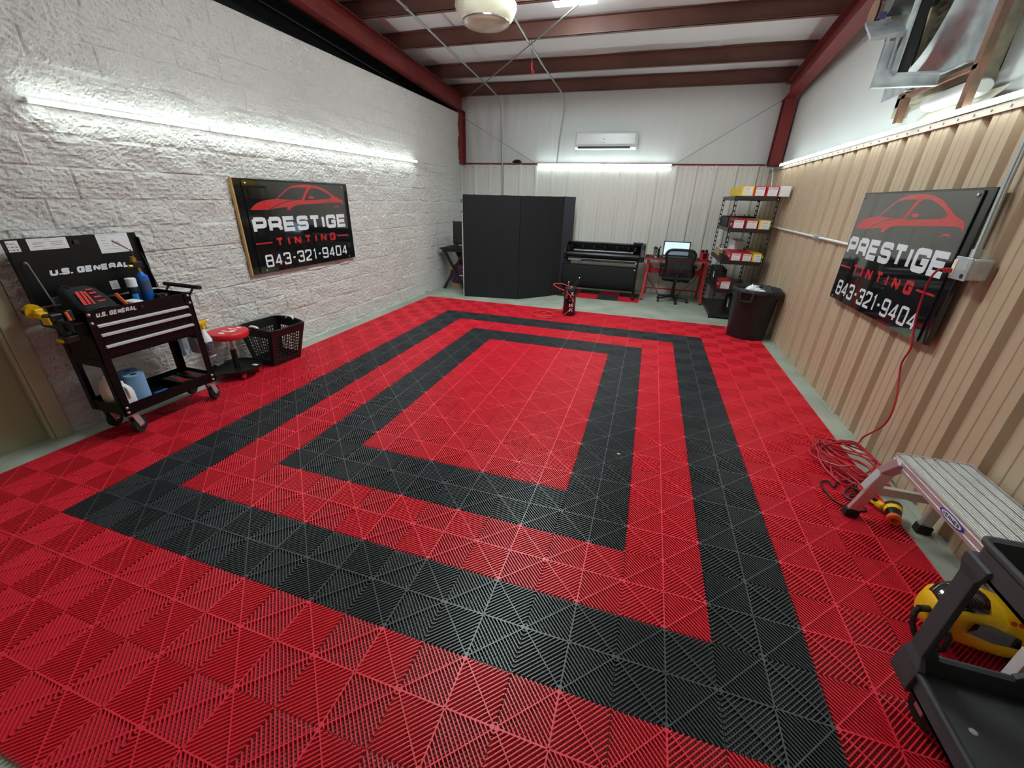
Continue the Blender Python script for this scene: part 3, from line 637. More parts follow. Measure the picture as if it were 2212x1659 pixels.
solo('squeegee', MB().rbox(1.88, 2.02, 6.74, 6.80, .786, .805, .02), M_ORG, 'orange plastic squeegee lying at the left end of the desk', 'squeegee', bevel=.004)
solo('key_ring', MB().bar((1.97, 6.44, .79), (2.03, 6.40, .79), .012, .008).lathe([(.012, 0), (.014, .004), (.012, .008)], (1.965, 6.45, .786), n=12), M_CHROME, 'small keys lying near the front left edge of the desk', 'keys')
solo('tape_roll', MB().lathe([(.022, 0), (.022, .018), (.01, .018), (.01, 0)], (2.05, 6.46, .786), n=18), M_WHITE, 'small white tape roll in front of the tumbler', 'tape')
solo('notebook', MB().box(2.70, 2.84, 6.50, 6.70, .786, .80), mat('navy_card', (40, 52, 100), .5), 'dark blue notebook lying right of the laptop', 'notebook', bevel=.002)
solo('folded_cloth', MB().rbox(2.73, 2.80, 6.46, 6.52, .801, .812, .01), M_PAPER, 'small white folded cloth on the notebook', 'cloth')
gd = thing('red_gadget', 'red and black film tool stand at the right end of the desk', 'tool', (2.92, 6.55, .785))
part('base', MB().box(2.86, 2.99, 6.50, 6.60, .786, .80), M_REDP, gd, bevel=.004); part('frame', MB().bar((2.87, 6.55, .80), (2.87, 6.55, .92), .012, .06).bar((2.97, 6.55, .80), (2.97, 6.55, .92), .012, .06).box(2.865, 2.975, 6.52, 6.58, .91, .922), M_REDP, gd)
part('grip', MB().box(2.885, 2.955, 6.53, 6.57, .80, .905), M_BPLAST, gd, bevel=.006); part('top_block', MB().box(2.85, 2.905, 6.52, 6.58, .923, .965).box(2.92, 2.965, 6.52, 6.58, .923, .97), M_BPLAST, gd, bevel=.006)
for x, l in ((1.86, 'thin black power cord drooping from the plotter to the left desk leg'), (2.98, 'thin black power cord drooping behind the chair')):
    s_ = 1 if x < 2 else -1
    solo('power_cord', MB().tube(smooth_path([(x, 6.95, .78), (x+s_*.02, 6.97, .55), (x+s_*.12, 6.98, .3), (x+s_*.3, 6.98, .1), (x+s_*.36, 6.98, ZC+.01)]), .005, 6), M_BPLAST, l, 'cord', smooth=True)
ch = thing('office_chair', 'black mesh-back swivel office chair facing the red desk', 'chair', (2.47, 6.42, ZC))
cx, cy = 2.47, 6.42
angs = [R(a) for a in (-78, -150, 150, 66, -12)]
for a in angs:
    e = Vector((cx+.29*math.cos(a), cy+.29*math.sin(a), .055))
    o = part('base_arm', MB().bar((cx, cy, .095), e, .045, .028), M_BPLAST, ch, bevel=.005)
    part('caster', MB().cyl((e.x-.018, e.y, ZC+.028), (e.x+.018, e.y, ZC+.028), .028, 16).cyl((e.x, e.y, ZC+.03), (e.x, e.y, .06), .008, 8), M_BPLAST, ch, smooth=True)
part('gas_column', MB().lathe([(.035, .08), (.035, .2), (.024, .2), (.024, .38)], (cx, cy, 0), n=18), M_BPLAST, ch, smooth=True)
part('tilt_mechanism', MB().box(cx-.08, cx+.08, cy-.12, cy+.1, .375, .40).cyl((cx+.05, cy-.05, .385), (cx+.28, cy-.08, .37), .007, 8), M_BPLAST, ch)
part('seat', MB().rbox(cx-.255, cx+.255, cy-.24, cy+.25, .40, .485, .09, 6), M_DARKFAB, ch, bevel=.03, smooth=True)
bk0 = cy-.28
def chair_outline(k): 
    o = []
    for s, z, b in ((-1, .50, 0), (-1, .56, 0), (-1, .7, .01), (-1, .85, -.0), (-1, .93, -.01)): o.append((s, z, b))
    return o
left = [(-.20, .475), (-.245, .53), (-.235, .65), (-.225, .75), (-.245, .85), (-.245, .92), (-.19, .975), (-.08, .985)]
out_ = left+[(-x, z) for x, z in reversed(left)]
def yb(z): return bk0-.03-.10*(z-.5)+.07*max(0, .62-z)
fr = MB().tube(smooth_path([(cx+x, yb(z), z) for x, z in out_], 4, True)+[Vector((cx+out_[0][0], yb(out_[0][1]), out_[0][1]))], .024, 10)
part('back_frame', fr, M_BPLAST, ch, smooth=True)
meshm = mat('chair_mesh', (34, 33, 36), .8, alpha=.82)
part('back_mesh', MB().add([(cx+x*.97, yb(z)+.004, z) for x, z in smooth_path([(x, z, 0) for x, z in out_], 4, True) for _ in (0,)] if False else [(cx+p.x*.97, yb(p.y)+.004, p.y) for p in smooth_path([(x, z, 0) for x, z in out_], 4, True)], [tuple(range(len(out_)*4))]), meshm, ch, recalc=False)
part('lumbar_support', MB().bar((cx-.17, yb(.6)-.02, .56), (cx-.10, yb(.66)-.02, .66), .03, .02, (0, 1, 0)).bar((cx+.17, yb(.6)-.02, .56), (cx+.10, yb(.66)-.02, .66), .03, .02, (0, 1, 0)).bar((cx-.10, yb(.6)-.025, .60), (cx+.10, yb(.6)-.025, .60), .05, .02, (0, 1, 0)), M_BPLAST, ch, bevel=.004)
for s in (-1, 1):
    part('armrest', MB().tube(smooth_path([(cx+s*.24, cy-.1, .47), (cx+s*.30, cy-.1, .50), (cx+s*.30, cy-.12, .6), (cx+s*.29, cy-.14, .66)]), .018, 10).rbox(cx+s*.29-.04, cx+s*.29+.04, cy-.26, cy+.02, .66, .70, .03), M_BPLAST, ch, smooth=True)
part('spine', MB().bar((cx, cy-.12, .39), (cx, yb(.5)-.01, .42), .06, .02).bar((cx, yb(.5)-.01, .41), (cx, yb(.56)-.02, .56), .06, .02, (0, 1, 0)), M_BPLAST, ch)

# ================================================================ STEEL SHELVING AND CARTONS
SX0, SX1, SY0, SY1 = 3.035, 3.635, 5.33, 6.62
LV = (.065, .475, .935, 1.42, 1.88)
sh = thing('shelving_unit', 'black five-tier steel shelving rack beside the red desk holding film cartons', 'shelf', (3.335, 5.97, ZC))
def slotted(x, y, sx, sy):
    mb = MB(); w = .038
    z = ZC+.02
    for ax in (0, 1):      # two flanges, each a ladder around oval slots
        def bx(a0, a1, z0, z1):
            if ax == 0: mb.box(*sorted((x+sx*a0, x+sx*a1)), *sorted((y, y+sy*.003)), z0, z1)
            else: mb.box(*sorted((x, x+sx*.003)), *sorted((y+sy*a0, y+sy*a1)), z0, z1)
        bx(0, .009, ZC, 1.881); bx(w-.007, w, ZC, 1.881); z = ZC
        while z < 1.87: bx(.009, w-.007, z, min(z+.024, 1.881)); z += .076
    return mb
for x, y, sx, sy in ((SX0, SY0, 1, 1), (SX1, SY0, -1, 1), (SX0, SY1, 1, -1), (SX1, SY1, -1, -1)): part('post', slotted(x, y, sx, sy), M_BSTEEL, sh)
for z in LV:
    mb = MB().box(SX0+.004, SX1-.004, SY0+.003, SY0+.008, z-.055, z).box(SX0+.004, SX1-.004, SY1-.008, SY1-.003, z-.055, z).box(SX0+.003, SX0+.008, SY0, SY1, z-.055, z).box(SX1-.008, SX1-.003, SY0, SY1, z-.055, z)
    b = part('shelf_board', mb.box(SX0+.006, SX1-.006, SY0+.006, SY1-.006, z-.012, z-.002), M_BSTEEL, sh)
    part('rivet', MB().sphere((SX0+.02, SY0-.001, z-.04), .008, 8), M_CHROME, b); part('rivet', MB().sphere((SX1-.02, SY0-.001, z-.04), .008, 8), M_CHROME, b)
def carton(x0, x1, y0, y1, z, h, red, label, name='film_carton', txt='HITEK', lift=0):
    t = thing(name, label, 'box', ((x0+x1)/2, (y0+y1)/2, z), 'film cartons on the steel rack')
    part('carton', MB().box(x0, x1, y0, y1, z, z+h), M_CBOX if red else M_YBOX, t, bevel=.002)
    part('end_label', MB().box(x0+.022, x1-(.012 if red else .02), y0-.0015, y0-.0003, z+.008, z+h-.012), M_PAPER, t)
    if red: part('lettering', word(MB(), 'HITEK', (x0+.03, y0-.0022, z+h*.64), (1, 0, 0), (0, 0, 1), x1-x0-.056, h*.2, h*.034, .25, .2), mat('maroon_print', (150, 24, 48), .5), t, recalc=False)
    else: part('lettering', text_mb('NOBUR', (x0+.05, y0-.0022, z+h*.66), (1, 0, 0), (0, 0, 1), h*.16, x1-x0-.10), M_BMAT, t, recalc=False)
    ln = MB()
    for k in range(4): ln.box(x0+.035, x1-.03-.012*(k % 2), y0-.0024, y0-.0016, z+h*(.16+.1*k), z+h*(.16+.1*k)+.0035)
    part('fine_print', ln, M_LGREY, t)
    mk = MB(); 
    for k in range(3): mk.box(x0-.0012, x0-.0002, y0+.05+.07*k, y0+.085+.07*k, z+h*.35, z+h*.65)
    part('side_print', mk, M_PAPER if red else M_BRASS, t)
    return t
carton(3.10, 3.262, 5.34, 6.45, LV[4], .135, 0, 'yellow film carton on the top rack tier at its left end')
carton(3.266, 3.42, 5.335, 6.4, LV[4], .135, 1, 'red film carton on the top tier next to the yellow one')
carton(3.43, 3.59, 5.335, 6.4, LV[4], .135, 1, 'red film carton on the top tier beside the plain white box')
carton(3.075, 3.245, 5.345, 6.4, LV[3], .13, 1, 'red film carton on the second tier from the top, at the left')
carton(3.26, 3.43, 5.345, 6.4, LV[3], .13, 1, 'red film carton in the middle of the second tier from the top')
carton(3.445, 3.615, 5.345, 6.4, LV[3], .13, 0, 'yellow film carton at the right of the second tier from the top')
carton(3.155, 3.315, 5.35, 5.95, LV[2], .125, 1, 'red film carton at the left of the middle tier below the white box')
carton(3.32, 3.47, 5.35, 5.95, LV[2], .125, 1, 'red film carton in the middle of the middle tier')
carton(3.475, 3.625, 5.35, 6.45, LV[2], .125, 0, 'yellow film carton at the right end of the middle tier')
carton(3.10, 3.265, 5.39, 5.75, LV[1], .13, 1, 'lone red film carton on the second tier from the floor')
wbx = thing('white_box', 'plain white carton overhanging the right end of the top rack tier', 'box', (3.68, 5.6, LV[4]))
part('carton', MB().box(3.60, 3.725, 5.26, 6.1, LV[4]+.002, LV[4]+.14), M_PAPER, wbx, bevel=.002)
solo('white_box', MB().box(3.29, 3.44, 5.98, 6.55, LV[2]+.002, LV[2]+.26), M_PAPER, 'tall plain white carton standing behind the red cartons of the middle tier', 'box', bevel=.003)
solo('paper_stack', MB().box(3.07, 3.27, 6.0, 6.5, LV[2]+.002, LV[2]+.10), M_KBOX, 'open brown carton of papers on the middle tier by the left post', 'box', bevel=.004)
solo('white_envelope', MB().box(3.10, 3.28, 5.97, 6.3, LV[2]+.102, LV[2]+.112, Matrix.Identity(4)), M_PAPER, 'white envelope lying on the open brown carton', 'paper')
sp = thing('cable_spool', 'coil of grey wire on top of the papers in the middle tier', 'wire', (3.16, 6.3, LV[2]+.115))
part('coil', MB().tube(smooth_path([(3.17+.05*math.cos(a), 6.4+.05*math.sin(a), LV[2]+.13+.02*math.sin(a)) for a in [k*.7 for k in range(18)]], 3), .005, 6), M_BPLAST, sp, smooth=True)
solo('black_case', MB().add([(3.06, 5.40, LV[2]+.002), (3.14, 5.36, LV[2]+.002), (3.14, 5.8, LV[2]+.002), (3.06, 5.8, LV[2]+.002), (3.05, 5.5, LV[2]+.07), (3.13, 5.5, LV[2]+.06), (3.13, 5.8, LV[2]+.06), (3.05, 5.8, LV[2]+.07)], [(0, 3, 2, 1), (4, 5, 6, 7), (0, 1, 5, 4), (1, 2, 6, 5), (2, 3, 7, 6), (3, 0, 4, 7)]), M_BMAT, 'black folded pouch at the left front corner of the middle tier', 'case')
solo('dark_carton', MB().box(3.05, 3.072, 5.7, 6.5, LV[3]+.002, LV[3]+.15).box(3.05, 3.07, 6.45, 6.55, LV[3]+.002, LV[3]+.14), M_BMAT, 'dark carton behind the cartons of the second tier from the top', 'box')
bk_ = thing('dark_carton', 'black carton with pale marks standing on the bottom rack tier', 'box', (3.45, 5.7, LV[0]))
part('carton', MB().box(3.33, 3.60, 5.45, 5.95, LV[0]+.002, LV[0]+.30), M_BMAT, bk_, bevel=.003)
part('printed_mark', MB().bar((3.326, 5.5, LV[0]+.1), (3.326, 5.56, LV[0]+.24), .004, .012, (1, 0, 0)).bar((3.326, 5.56, LV[0]+.08), (3.326, 5.62, LV[0]+.22), .004, .012, (1, 0, 0)), M_PAPER, bk_)
bk2 = thing('dark_carton', 'black carton on the second rack tier from the floor behind the red one', 'box', (3.2, 6.2, LV[1]))
part('carton', MB().box(3.07, 3.25, 5.85, 6.5, LV[1]+.002, LV[1]+.25), M_BMAT, bk2, bevel=.003)
part('printed_mark', MB().bar((3.066, 5.95, LV[1]+.1), (3.066, 6.0, LV[1]+.2), .004, .012, (1, 0, 0)), M_PAPER, bk2)
solo('hanging_strap', MB().bar((3.2, 5.5, LV[1]-.02), (3.23, 5.5, LV[1]-.14), .03, .01, (0, 1, 0)), M_CBOX, 'small red strap hanging below the second tier from the floor', 'strap')
for i in range(5):
    solo('brass_fitting', MB().lathe([(.014, 0), (.016, .018), (.008, .03)], (3.19+.075*i, 6.45+.02*(i % 2), LV[3]+.156), n=10), M_BRASS if i != 2 else M_WHITE, 'small brass fitting in the row behind the second tier cartons', 'fitting', 'small brass fittings behind the cartons')
solo('fitting_tray', MB().box(3.08, 3.60, 6.42, 6.56, LV[3]+.12, LV[3]+.155).box(3.26, 3.60, 6.43, 6.55, LV[3]+.002, LV[3]+.12), M_BMAT, 'flat black tray carrying the brass fittings', 'tray')
solo('charging_cable', MB().tube(smooth_path([(3.70, 6.6, 2.34), (3.69, 6.4, 2.15), (3.70, 6.3, 1.9), (3.68, 6.35, 1.6), (3.69, 6.4, 1.45), (3.68, 6.38, 1.2)]), .006, 8), M_WHITE, 'white cord hanging from the tan wall tube behind the rack', 'cord', smooth=True)

# ================================================================ TRASH CAN
BX, BY = 3.43, 4.37
tc = thing('trash_can', 'tall round black trash can on the red tiles by the tan wall', 'trash can', (BX, BY, 0))
part('barrel', MB().lathe([(.235, 0), (.25, .01), (.25, .03), (.285, .56), (.29, .60)], (BX, BY, .001), n=48), M_BPLAST, tc, smooth=True)
part('rim', MB().lathe([(.288, .585), (.30, .60), (.302, .67), (.312, .675), (.312, .695), (.295, .70), (.29, .66), (.285, .59)], (BX, BY, 0), n=48, cap=False), M_BPLAST, tc, smooth=True)
for a in (R(-122), R(58)):
    d = Vector((math.cos(a), math.sin(a), 0)); s = Vector((-d.y, d.x, 0)); c = Vector((BX, BY, 0))+d*.30
    part('handle', MB().bar(c+s*.085+Vector((0, 0, .655))+d*.01, c+s*.075+d*.035+Vector((0, 0, .545)), .02, .03).bar(c-s*.085+Vector((0, 0, .655))+d*.01, c-s*.075+d*.035+Vector((0, 0, .545)), .02, .03).bar(c+s*.085+d*.035+Vector((0, 0, .55)), c-s*.085+d*.035+Vector((0, 0, .55)), .02, .022)
         .bar(c+s*.10+d*.012+Vector((0, 0, .665)), c-s*.10+d*.012+Vector((0, 0, .665)), .03, .02), M_BPLAST, tc, bevel=.004)
pl_ = MB()
for k in range(6):
    a = R(-50+3.2*k); pl_.bar((BX+.3035*math.cos(a), BY+.3035*math.sin(a), .61), (BX+.3035*math.cos(a), BY+.3035*math.sin(a), .65), .014, .004, (math.cos(a), math.sin(a), 0))
part('name_plate', pl_, M_DPLAST, tc)
ln = MB(); n = 72; rings = []
for r, z, w in ((.314, .655, .0), (.316, .69, .3), (.304, .706, .4), (.286, .70, .8), (.278, .66, 1.4), (.262, .60, 1.8), (.22, .52, 2), (.10, .50, 1), (.002, .50, 0)):
    rings.append([(BX+(r+.006*w*noise.noise(Vector((math.cos(a)*9, math.sin(a)*9, z*8))))*math.cos(a), BY+(r+.006*w*noise.noise(Vector((math.cos(a)*9, math.sin(a)*9, z*8))))*math.sin(a),
                   z+.012*noise.noise(Vector((math.cos(a)*7, math.sin(a)*7, z)))) for a in [2*math.pi*k/n for k in range(n)]])
solo('bin_liner', ln.loft(rings, False), M_LINER, 'black plastic liner folded over the rim of the trash can', 'bin liner', smooth=True)
def crumple(c, r, seed, sz=.6, flat=1.0):
    mb = MB(); nu, nv = 14, 9; rings = []
    for j in range(nv+1):
        t = math.pi*j/nv; row = []
        for i in range(nu):
            a = 2*math.pi*i/nu; d = Vector((math.sin(t)*math.cos(a), math.sin(t)*math.sin(a), math.cos(t)*sz)); k = 1+.55*noise.noise(d*2.3+Vector((seed, 0, 0)))+.3*noise.noise(d*6+Vector((0, seed, 0)))
            row.append(Vector(c)+d*r*k)
        rings.append(row)
    return mb.loft(rings, False)
solo('crumpled_plastic', crumple((BX-.05, BY+.02, .635), .10, 3.1, .9), M_WHITE, 'crumpled clear and white plastic film on top of the trash', 'trash')
solo('crumpled_paper', crumple((BX+.06, BY-.08, .62), .10, 8.4, .55), M_PAPER, 'pale crumpled paper in the trash can by its front', 'trash')
solo('paper_scrap', crumple((BX-.15, BY-.07, .625), .055, 5.5, .5), mat('pale_blue_paper', (196, 206, 232), .6), 'pale blue crumpled wipe at the left of the trash', 'trash')
solo('paper_scrap', MB().bar((BX+.12, BY-.12, .64), (BX+.2, BY-.06, .66), .05, .012), M_PAPER, 'flat white paper strip at the right of the trash', 'trash')

# ================================================================ PUMP SPRAYER AND HOSE
PX, PY = .77, 4.52
ps = thing('pump_sprayer', 'smoky cylinder keg sprayer with white lettering on the far red tiles', 'sprayer', (PX, PY, 0))
part('tank', MB().lathe([(.098, .035), (.104, .05), (.104, .40), (.10, .43), (.07, .445)], (PX, PY, 0), n=32), M_SMOKE, ps, smooth=True)
part('base_ring', MB().lathe([(.10, 0), (.108, .005), (.108, .045), (.10, .05)], (PX, PY, .001), n=32), M_BPLAST, ps, smooth=True)
part('top_cap', MB().lathe([(.106, .40), (.108, .43), (.09, .46), (.05, .465), (.03, .48)], (PX, PY, 0), n=32), M_BPLAST, ps, smooth=True)
part('pressure_gauge', MB().lathe([(.022, 0), (.022, .02), (.018, .026)], (PX+.02, PY-.06, .455), (.2, -.6, .8), 16), M_CHROME, ps, smooth=True)
part('valve', MB().cyl((PX-.04, PY, .46), (PX-.04, PY, .53), .008, 8).sphere((PX-.04, PY, .535), .014), M_CHROME, ps, smooth=True)
part('handle', MB().tube([(PX+.02, PY, .46), (PX+.10, PY+.02, .56), (PX+.12, PY+.02, .60)], .011, 8).tube([(PX+.05, PY, .45), (PX+.11, PY+.02, .52), (PX+.12, PY+.02, .60)], .009, 8), M_BPLAST, ps, smooth=True)
part('handle_tip', MB().sphere((PX+.125, PY+.02, .612), .014), M_CHROME, ps, smooth=True)
def wrap(mb, r, a0):
    mb.v = [(PX+r*math.cos(a0+v[0]/r), PY+r*math.sin(a0+v[0]/r), v[2]) for v in mb.v]; return mb
def vtext(h, t, Lh): return word(MB(), 'HITEK', (0, 0, .40), (0, 0, -1), (1, 0, 0), Lh, h, t, .25)
part('lettering', wrap(vtext(.07, .015, .33), .1052, R(-82)), M_WPRINT, ps, recalc=False)
part('lettering', wrap(vtext(.05, .011, .33), .1052, R(-175)), M_WPRINT, ps, recalc=False)
part('hang_tag', MB().prism([(-.028, 0), (.028, .01), (.012, .15), (-.044, .14)], (PX-.04, PY-.128, .285), (1, 0, 0), (0, 0, 1), .004), M_BMAT, ps)
part('tag_lettering', word(MB(), 'HITEK', (PX-.038, PY-.1325, .425), (-.12, 0, -1), (1, 0, -.12), .13, .03, .0055, .3), M_ORG, ps, recalc=False)
hp = [(PX-.02, PY-.03, .47), (PX-.12, PY-.02, .50), (PX-.22, PY-.03, .505), (PX-.28, PY-.05, .49), (PX-.22, PY-.08, .455), (PX-.10, PY-.11, .42), (PX-.02, PY-.13, .38), (PX+.06, PY-.13, .30), (PX+.07, PY-.135, .2), (PX+.02, PY-.14, .10), (PX-.06, PY-.15, .02), (PX-.14, PY-.16, .009)]
for k in range(46):
    a = R(-20-k*27); rr = .22-.0016*k*(1.3 if k % 2 else 1)+.014*math.sin(k*1.3); hp.append((.40+rr*math.cos(a), 4.33+rr*.95*math.sin(a)+.01*math.cos(k*.9), .009+.0045*(k//13)+.001*(k % 3)))
hp += [(.55, 4.53, .03), (.63, 4.58, .05), (.66, 4.60, .12)]
solo('sprayer_hose', MB().tube(smooth_path(hp, 5), .0075, 8), M_HOSE, 'red air hose looping from the sprayer into flat coils on the red tiles', 'hose', smooth=True)

# ================================================================ TOOL CART
CX0, CX1, CY0, CY1 = -2.07, -1.69, -.50, .225
tcart = thing('tool_cart', 'black rolling tool cart with open lid and three drawers by the block wall', 'tool cart', ((CX0+CX1)/2, (CY0+CY1)/2, 0))
for x, sx in ((CX0, 1), (CX1, -1)):
    for y, sy in ((CY0, 1), (CY1, -1)):
        mb = MB(); mb.box(*sorted((x, x-sx*-.003)), *sorted((y, y+sy*.052)), .175, .975); mb.box(*sorted((x, x+sx*.05)), *sorted((y, y+sy*.003)), .175, .975)
        p = part('leg', mb, M_BGLOSS, tcart)
        fx = x-sx*.004
        for z in (.955, .895, .24, .20): part('bolt', MB().sphere((fx, y+sy*.025, z), .011, 8), M_PINKST, p, smooth=True)
mb = MB().box(CX0+.004, CX1-.004, CY0+.004, CY1-.004, .625, .632)
mb.box(CX1-.012, CX1-.005, CY0+.003, CY1-.003, .875, .975).box(CX0+.004, CX0+.010, CY0+.003, CY1-.003, .625, .975).box(CX0, CX1, CY0+.003, CY0+.009, .625, .975).box(CX0, CX1, CY1-.009, CY1-.003, .625, .975)
mb.box(CX0+.01, CX1-.01, CY0+.01, CY1-.01, .872, .878)
part('top_chest', mb, M_BGLOSS, tcart)
part('lettering', word(MB(), 'U.S. GENERAL', (CX1-.0035, -.435, .925), (0, 1, 0), (0, 0, 1), .255, .032, .0092, .09, .22), M_TRIM, tcart, recalc=False, label='chrome lettering')
part('lock', MB().lathe([(.012, 0), (.012, .006), (.007, .007)], (CX1-.005, -.142, .94), (1, 0, 0), 14), M_BSTEEL, tcart)
for z0, z1, hz in ((.812, .870, .862), (.728, .806, .795), (.632, .722, .71)):
    d = part('drawer', MB().box(CX1-.035, CX1-.004, CY0+.055, CY1-.055, z0+.003, z1), M_BGLOSS, tcart, bevel=.002)
    part('handle', MB().prism([(0, 0), (.02, .004), (.022, .016), (.0, .022)], (CX1-.004, CY0+.05, hz-.006), (1, 0, 0), (0, 0, 1), -(CY1-CY0-.10)), M_TRIM, d)
part('lower_tray', MB().box(CX0+.004, CX1-.004, CY0+.004, CY1-.004, .178, .184).box(CX1-.008, CX1-.003, CY0+.003, CY1-.003, .178, .262).box(CX0+.003, CX0+.008, CY0+.003, CY1-.003, .178, .262)
     .box(CX0, CX1, CY0+.003, CY0+.008, .178, .262).box(CX0, CX1, CY1-.008, CY1-.003, .178, .262), M_BGLOSS, tcart)
part('side_brace', MB().box(CX0+.02, CX1-.02, CY0-.001, CY0+.003, .57, .625), M_BGLOSS, tcart); part('side_brace', MB().box(CX0+.02, CX1-.02, CY1-.003, CY1+.001, .57, .625), M_BGLOSS, tcart)
part('side_handle', MB().cyl((CX0+.0, CY1+.075, 1.005), (CX1+.03, CY1+.075, 1.005), .017, 14), M_RUBBER, tcart, smooth=True)
part('handle_bracket', MB().tube([(CX0+.05, CY1, .93), (CX0+.05, CY1+.03, .945), (CX0+.05, CY1+.075, 1.0)], .009, 8).tube([(CX1-.05, CY1, .93), (CX1-.05, CY1+.03, .945), (CX1-.05, CY1+.075, 1.0)], .009, 8), M_BSTEEL, tcart)
for x in (CX0+.05, CX1-.05):
    for y in (CY0+.05, CY1-.05):
        c = part('caster', MB().lathe([(.03, -.017), (.06, -.017), (.063, -.010), (.063, .010), (.06, .017), (.03, .017)], (x+.012, y+.03, .0635), (.9, .42, 0), 24), M_RUBBER, tcart, smooth=True)
        part('fork', MB().bar((x+.032, y+.015, .165), (x+.038, y+.038, .06), .05, .004, (1, .4, 0)).bar((x-.01, y+.0, .165), (x-.012, y+.015, .06), .05, .004, (1, .4, 0)).box(x-.03, x+.04, y-.03, y+.04, .160, .172), M_PINKST, c)
        part('axle', MB().lathe([(.013, 0), (.013, .006), (.006, .009)], (x+.039, y+.037, .066), (.9, .42, 0), 10), M_CHROME, c)
LX = lambda z: -2.085-.06*(z-1.0)     # lid plane
def lidbox(y0, y1, z0, z1, e0, e1): return MB().add([(LX(z)+e, y, z) for z in (z0, z1) for e in (e0, e1) for y in (y0, y1)], [(0, 1, 3, 2), (4, 6, 7, 5), (0, 4, 5, 1), (2, 3, 7, 6), (0, 2, 6, 4), (1, 5, 7, 3)])
lid = part('lid', lidbox(-.555, .225, .985, 1.425, -.008, 0), M_BGLOSS, tcart)
for a in ((-.555, -.549, .985, 1.425, 0, .03), (.20, .225, .985, 1.42, -.008, .004), (.219, .225, .985, 1.39, 0, .03)): part('lid_flange', lidbox(*a), M_BGLOSS, tcart)
part('latch', lidbox(-.19, -.16, 1.37, 1.395, 0, .012), M_BSTEEL, lid)
part('lettering', word(MB(), 'U.S. GENERAL', (LX(1.19)+.003, -.395, 1.172), (0, 1, 0), (-.06, 0, 1), .50, .044, .0140, .09, .18), M_WPRINT, tcart, recalc=False)
def sticker(nm, y0, y1, z0, z1, lines, label):
    o = part(nm, lidbox(y0, y1, z0, z1, .0008, .0018), M_PAPER, tcart, label=label); ln = MB()
    for a, b, z, h in lines: q = lidbox(y0+(y1-y0)*a, y0+(y1-y0)*b, z0+(z1-z0)*z, z0+(z1-z0)*z+h, .0019, .0024); ln.add(q.v, q.f)
    part('print', ln, M_GREY, o); return o
s1 = sticker('payment_sticker', -.548, -.478, 1.345, 1.415, [(.18, .28, .70, .008), (.1, .3, .4, .004), (.42, .6, .38, .007), (.7, .88, .38, .007), (.1, .35, .15, .003), (.45, .6, .13, .006), (.7, .88, .13, .006)], 'white rounded sticker')
q = text_mb('Square', (0, 0, 0), (0, 1, 0), (0, 0, 1), .014, .034); q.v = [(LX(1.39)+.0028, -.527+v[1], 1.392+v[2]) for v in q.v]; part('lettering', q, M_GREY, s1, recalc=False)
sticker('printed_notice', -.434, -.222, 1.346, 1.420, [(.42, .58, .82, .002), (.12, .42, .62, .0025), (.12, .36, .5, .0025), (.1, .4, .3, .0025), (.55, .9, .66, .0025), (.55, .88, .5, .0025), (.58, .92, .34, .0025), (.3, .9, .1, .0015)], 'wide white notice')
s3 = sticker('certificate', -.046, .166, 1.287, 1.425, [(.07, .93, .06, .0012), (.07, .93, .93, .0012), (.12, .3, .8, .002), (.12, .28, .66, .002), (.12, .3, .5, .002), (.12, .33, .4, .002), (.12, .7, .2, .002), (.4, .9, .14, .0012)], 'framed white certificate')
sl_ = MB(); c0 = (.068, 1.345)
for r in (.024, .017): 
    ring = [[(LX(c0[1])+.003, c0[0]+(r+d)*math.cos(a), c0[1]+(r+d)*math.sin(a)) for a in [2*math.pi*k/20 for k in range(20)]] for d in (0, .0018)]; sl_.loft(ring, False)
part('seal', sl_, M_GREY, s3, recalc=False)
sticker('warning_label', -.075, -.02, 1.02, 1.085, [(.1, .9, .85, .002), (.1, .9, .6, .002), (.1, .9, .4, .002), (.1, .9, .2, .002)], 'small white label')
sticker('warning_label', .028, .062, 1.03, 1.09, [(.1, .9, .8, .002), (.1, .9, .5, .002), (.1, .9, .2, .002)], 'small white label')
part('gas_strut', MB().cyl((-2.055, -.50, 1.275), (-1.99, -.485, 1.0), .0045, 10).sphere((-2.06, -.505, 1.275), .010, 8), M_GREY, tcart, smooth=True)
part('gas_strut', MB().cyl((-2.055, .19, 1.275), (-1.99, .195, 1.0), .0045, 10), M_BSTEEL, tcart, smooth=True)

# things in and on the cart
ZT = .880
bg = thing('tool_bag', 'black soft tool bag with red lettering in the open cart top', 'bag', (-1.87, -.38, ZT))
def bring(z, kx, ky, cx=-1.86, cy=-.36): return [(cx+kx*.13*math.copysign(abs(math.cos(a))**.55, math.cos(a)), cy+ky*.115*math.copysign(abs(math.sin(a))**.55, math.sin(a)), z) for a in [2*math.pi*k/24 for k in range(24)]]
part('body', MB().loft([bring(ZT+.001, .95, .95), bring(ZT+.085, 1.03, 1.03), bring(ZT+.105, 1.0, 1.02), bring(ZT+.165, .66, .93, -1.905), bring(ZT+.205, .42, .80, -1.94), bring(ZT+.218, .30, .6, -1.95)]), M_DARKFAB, bg, smooth=True)
def on_slope(a, b): return Vector((-1.742-.125*b, -.36+a, .992+.098*b))     # a along y, b 0..1 up the sloping front
nb = MB()
for (a0, b0, a1, b1, w_) in ((-.07, .15, -.045, .95, .02), (-.045, .15, -.02, .95, .016), (-.02, .15, -.004, .9, .012), (.012, .25, .055, .25, .013), (.012, .5, .055, .5, .013), (.012, .75, .05, .75, .013), (.012, .98, .05, .98, .010)):
    nb.bar(on_slope(a0, b0), on_slope(a1, b1), w_, .004, (.62, 0, .78))
part('red_lettering', nb, M_RPRINT, bg)
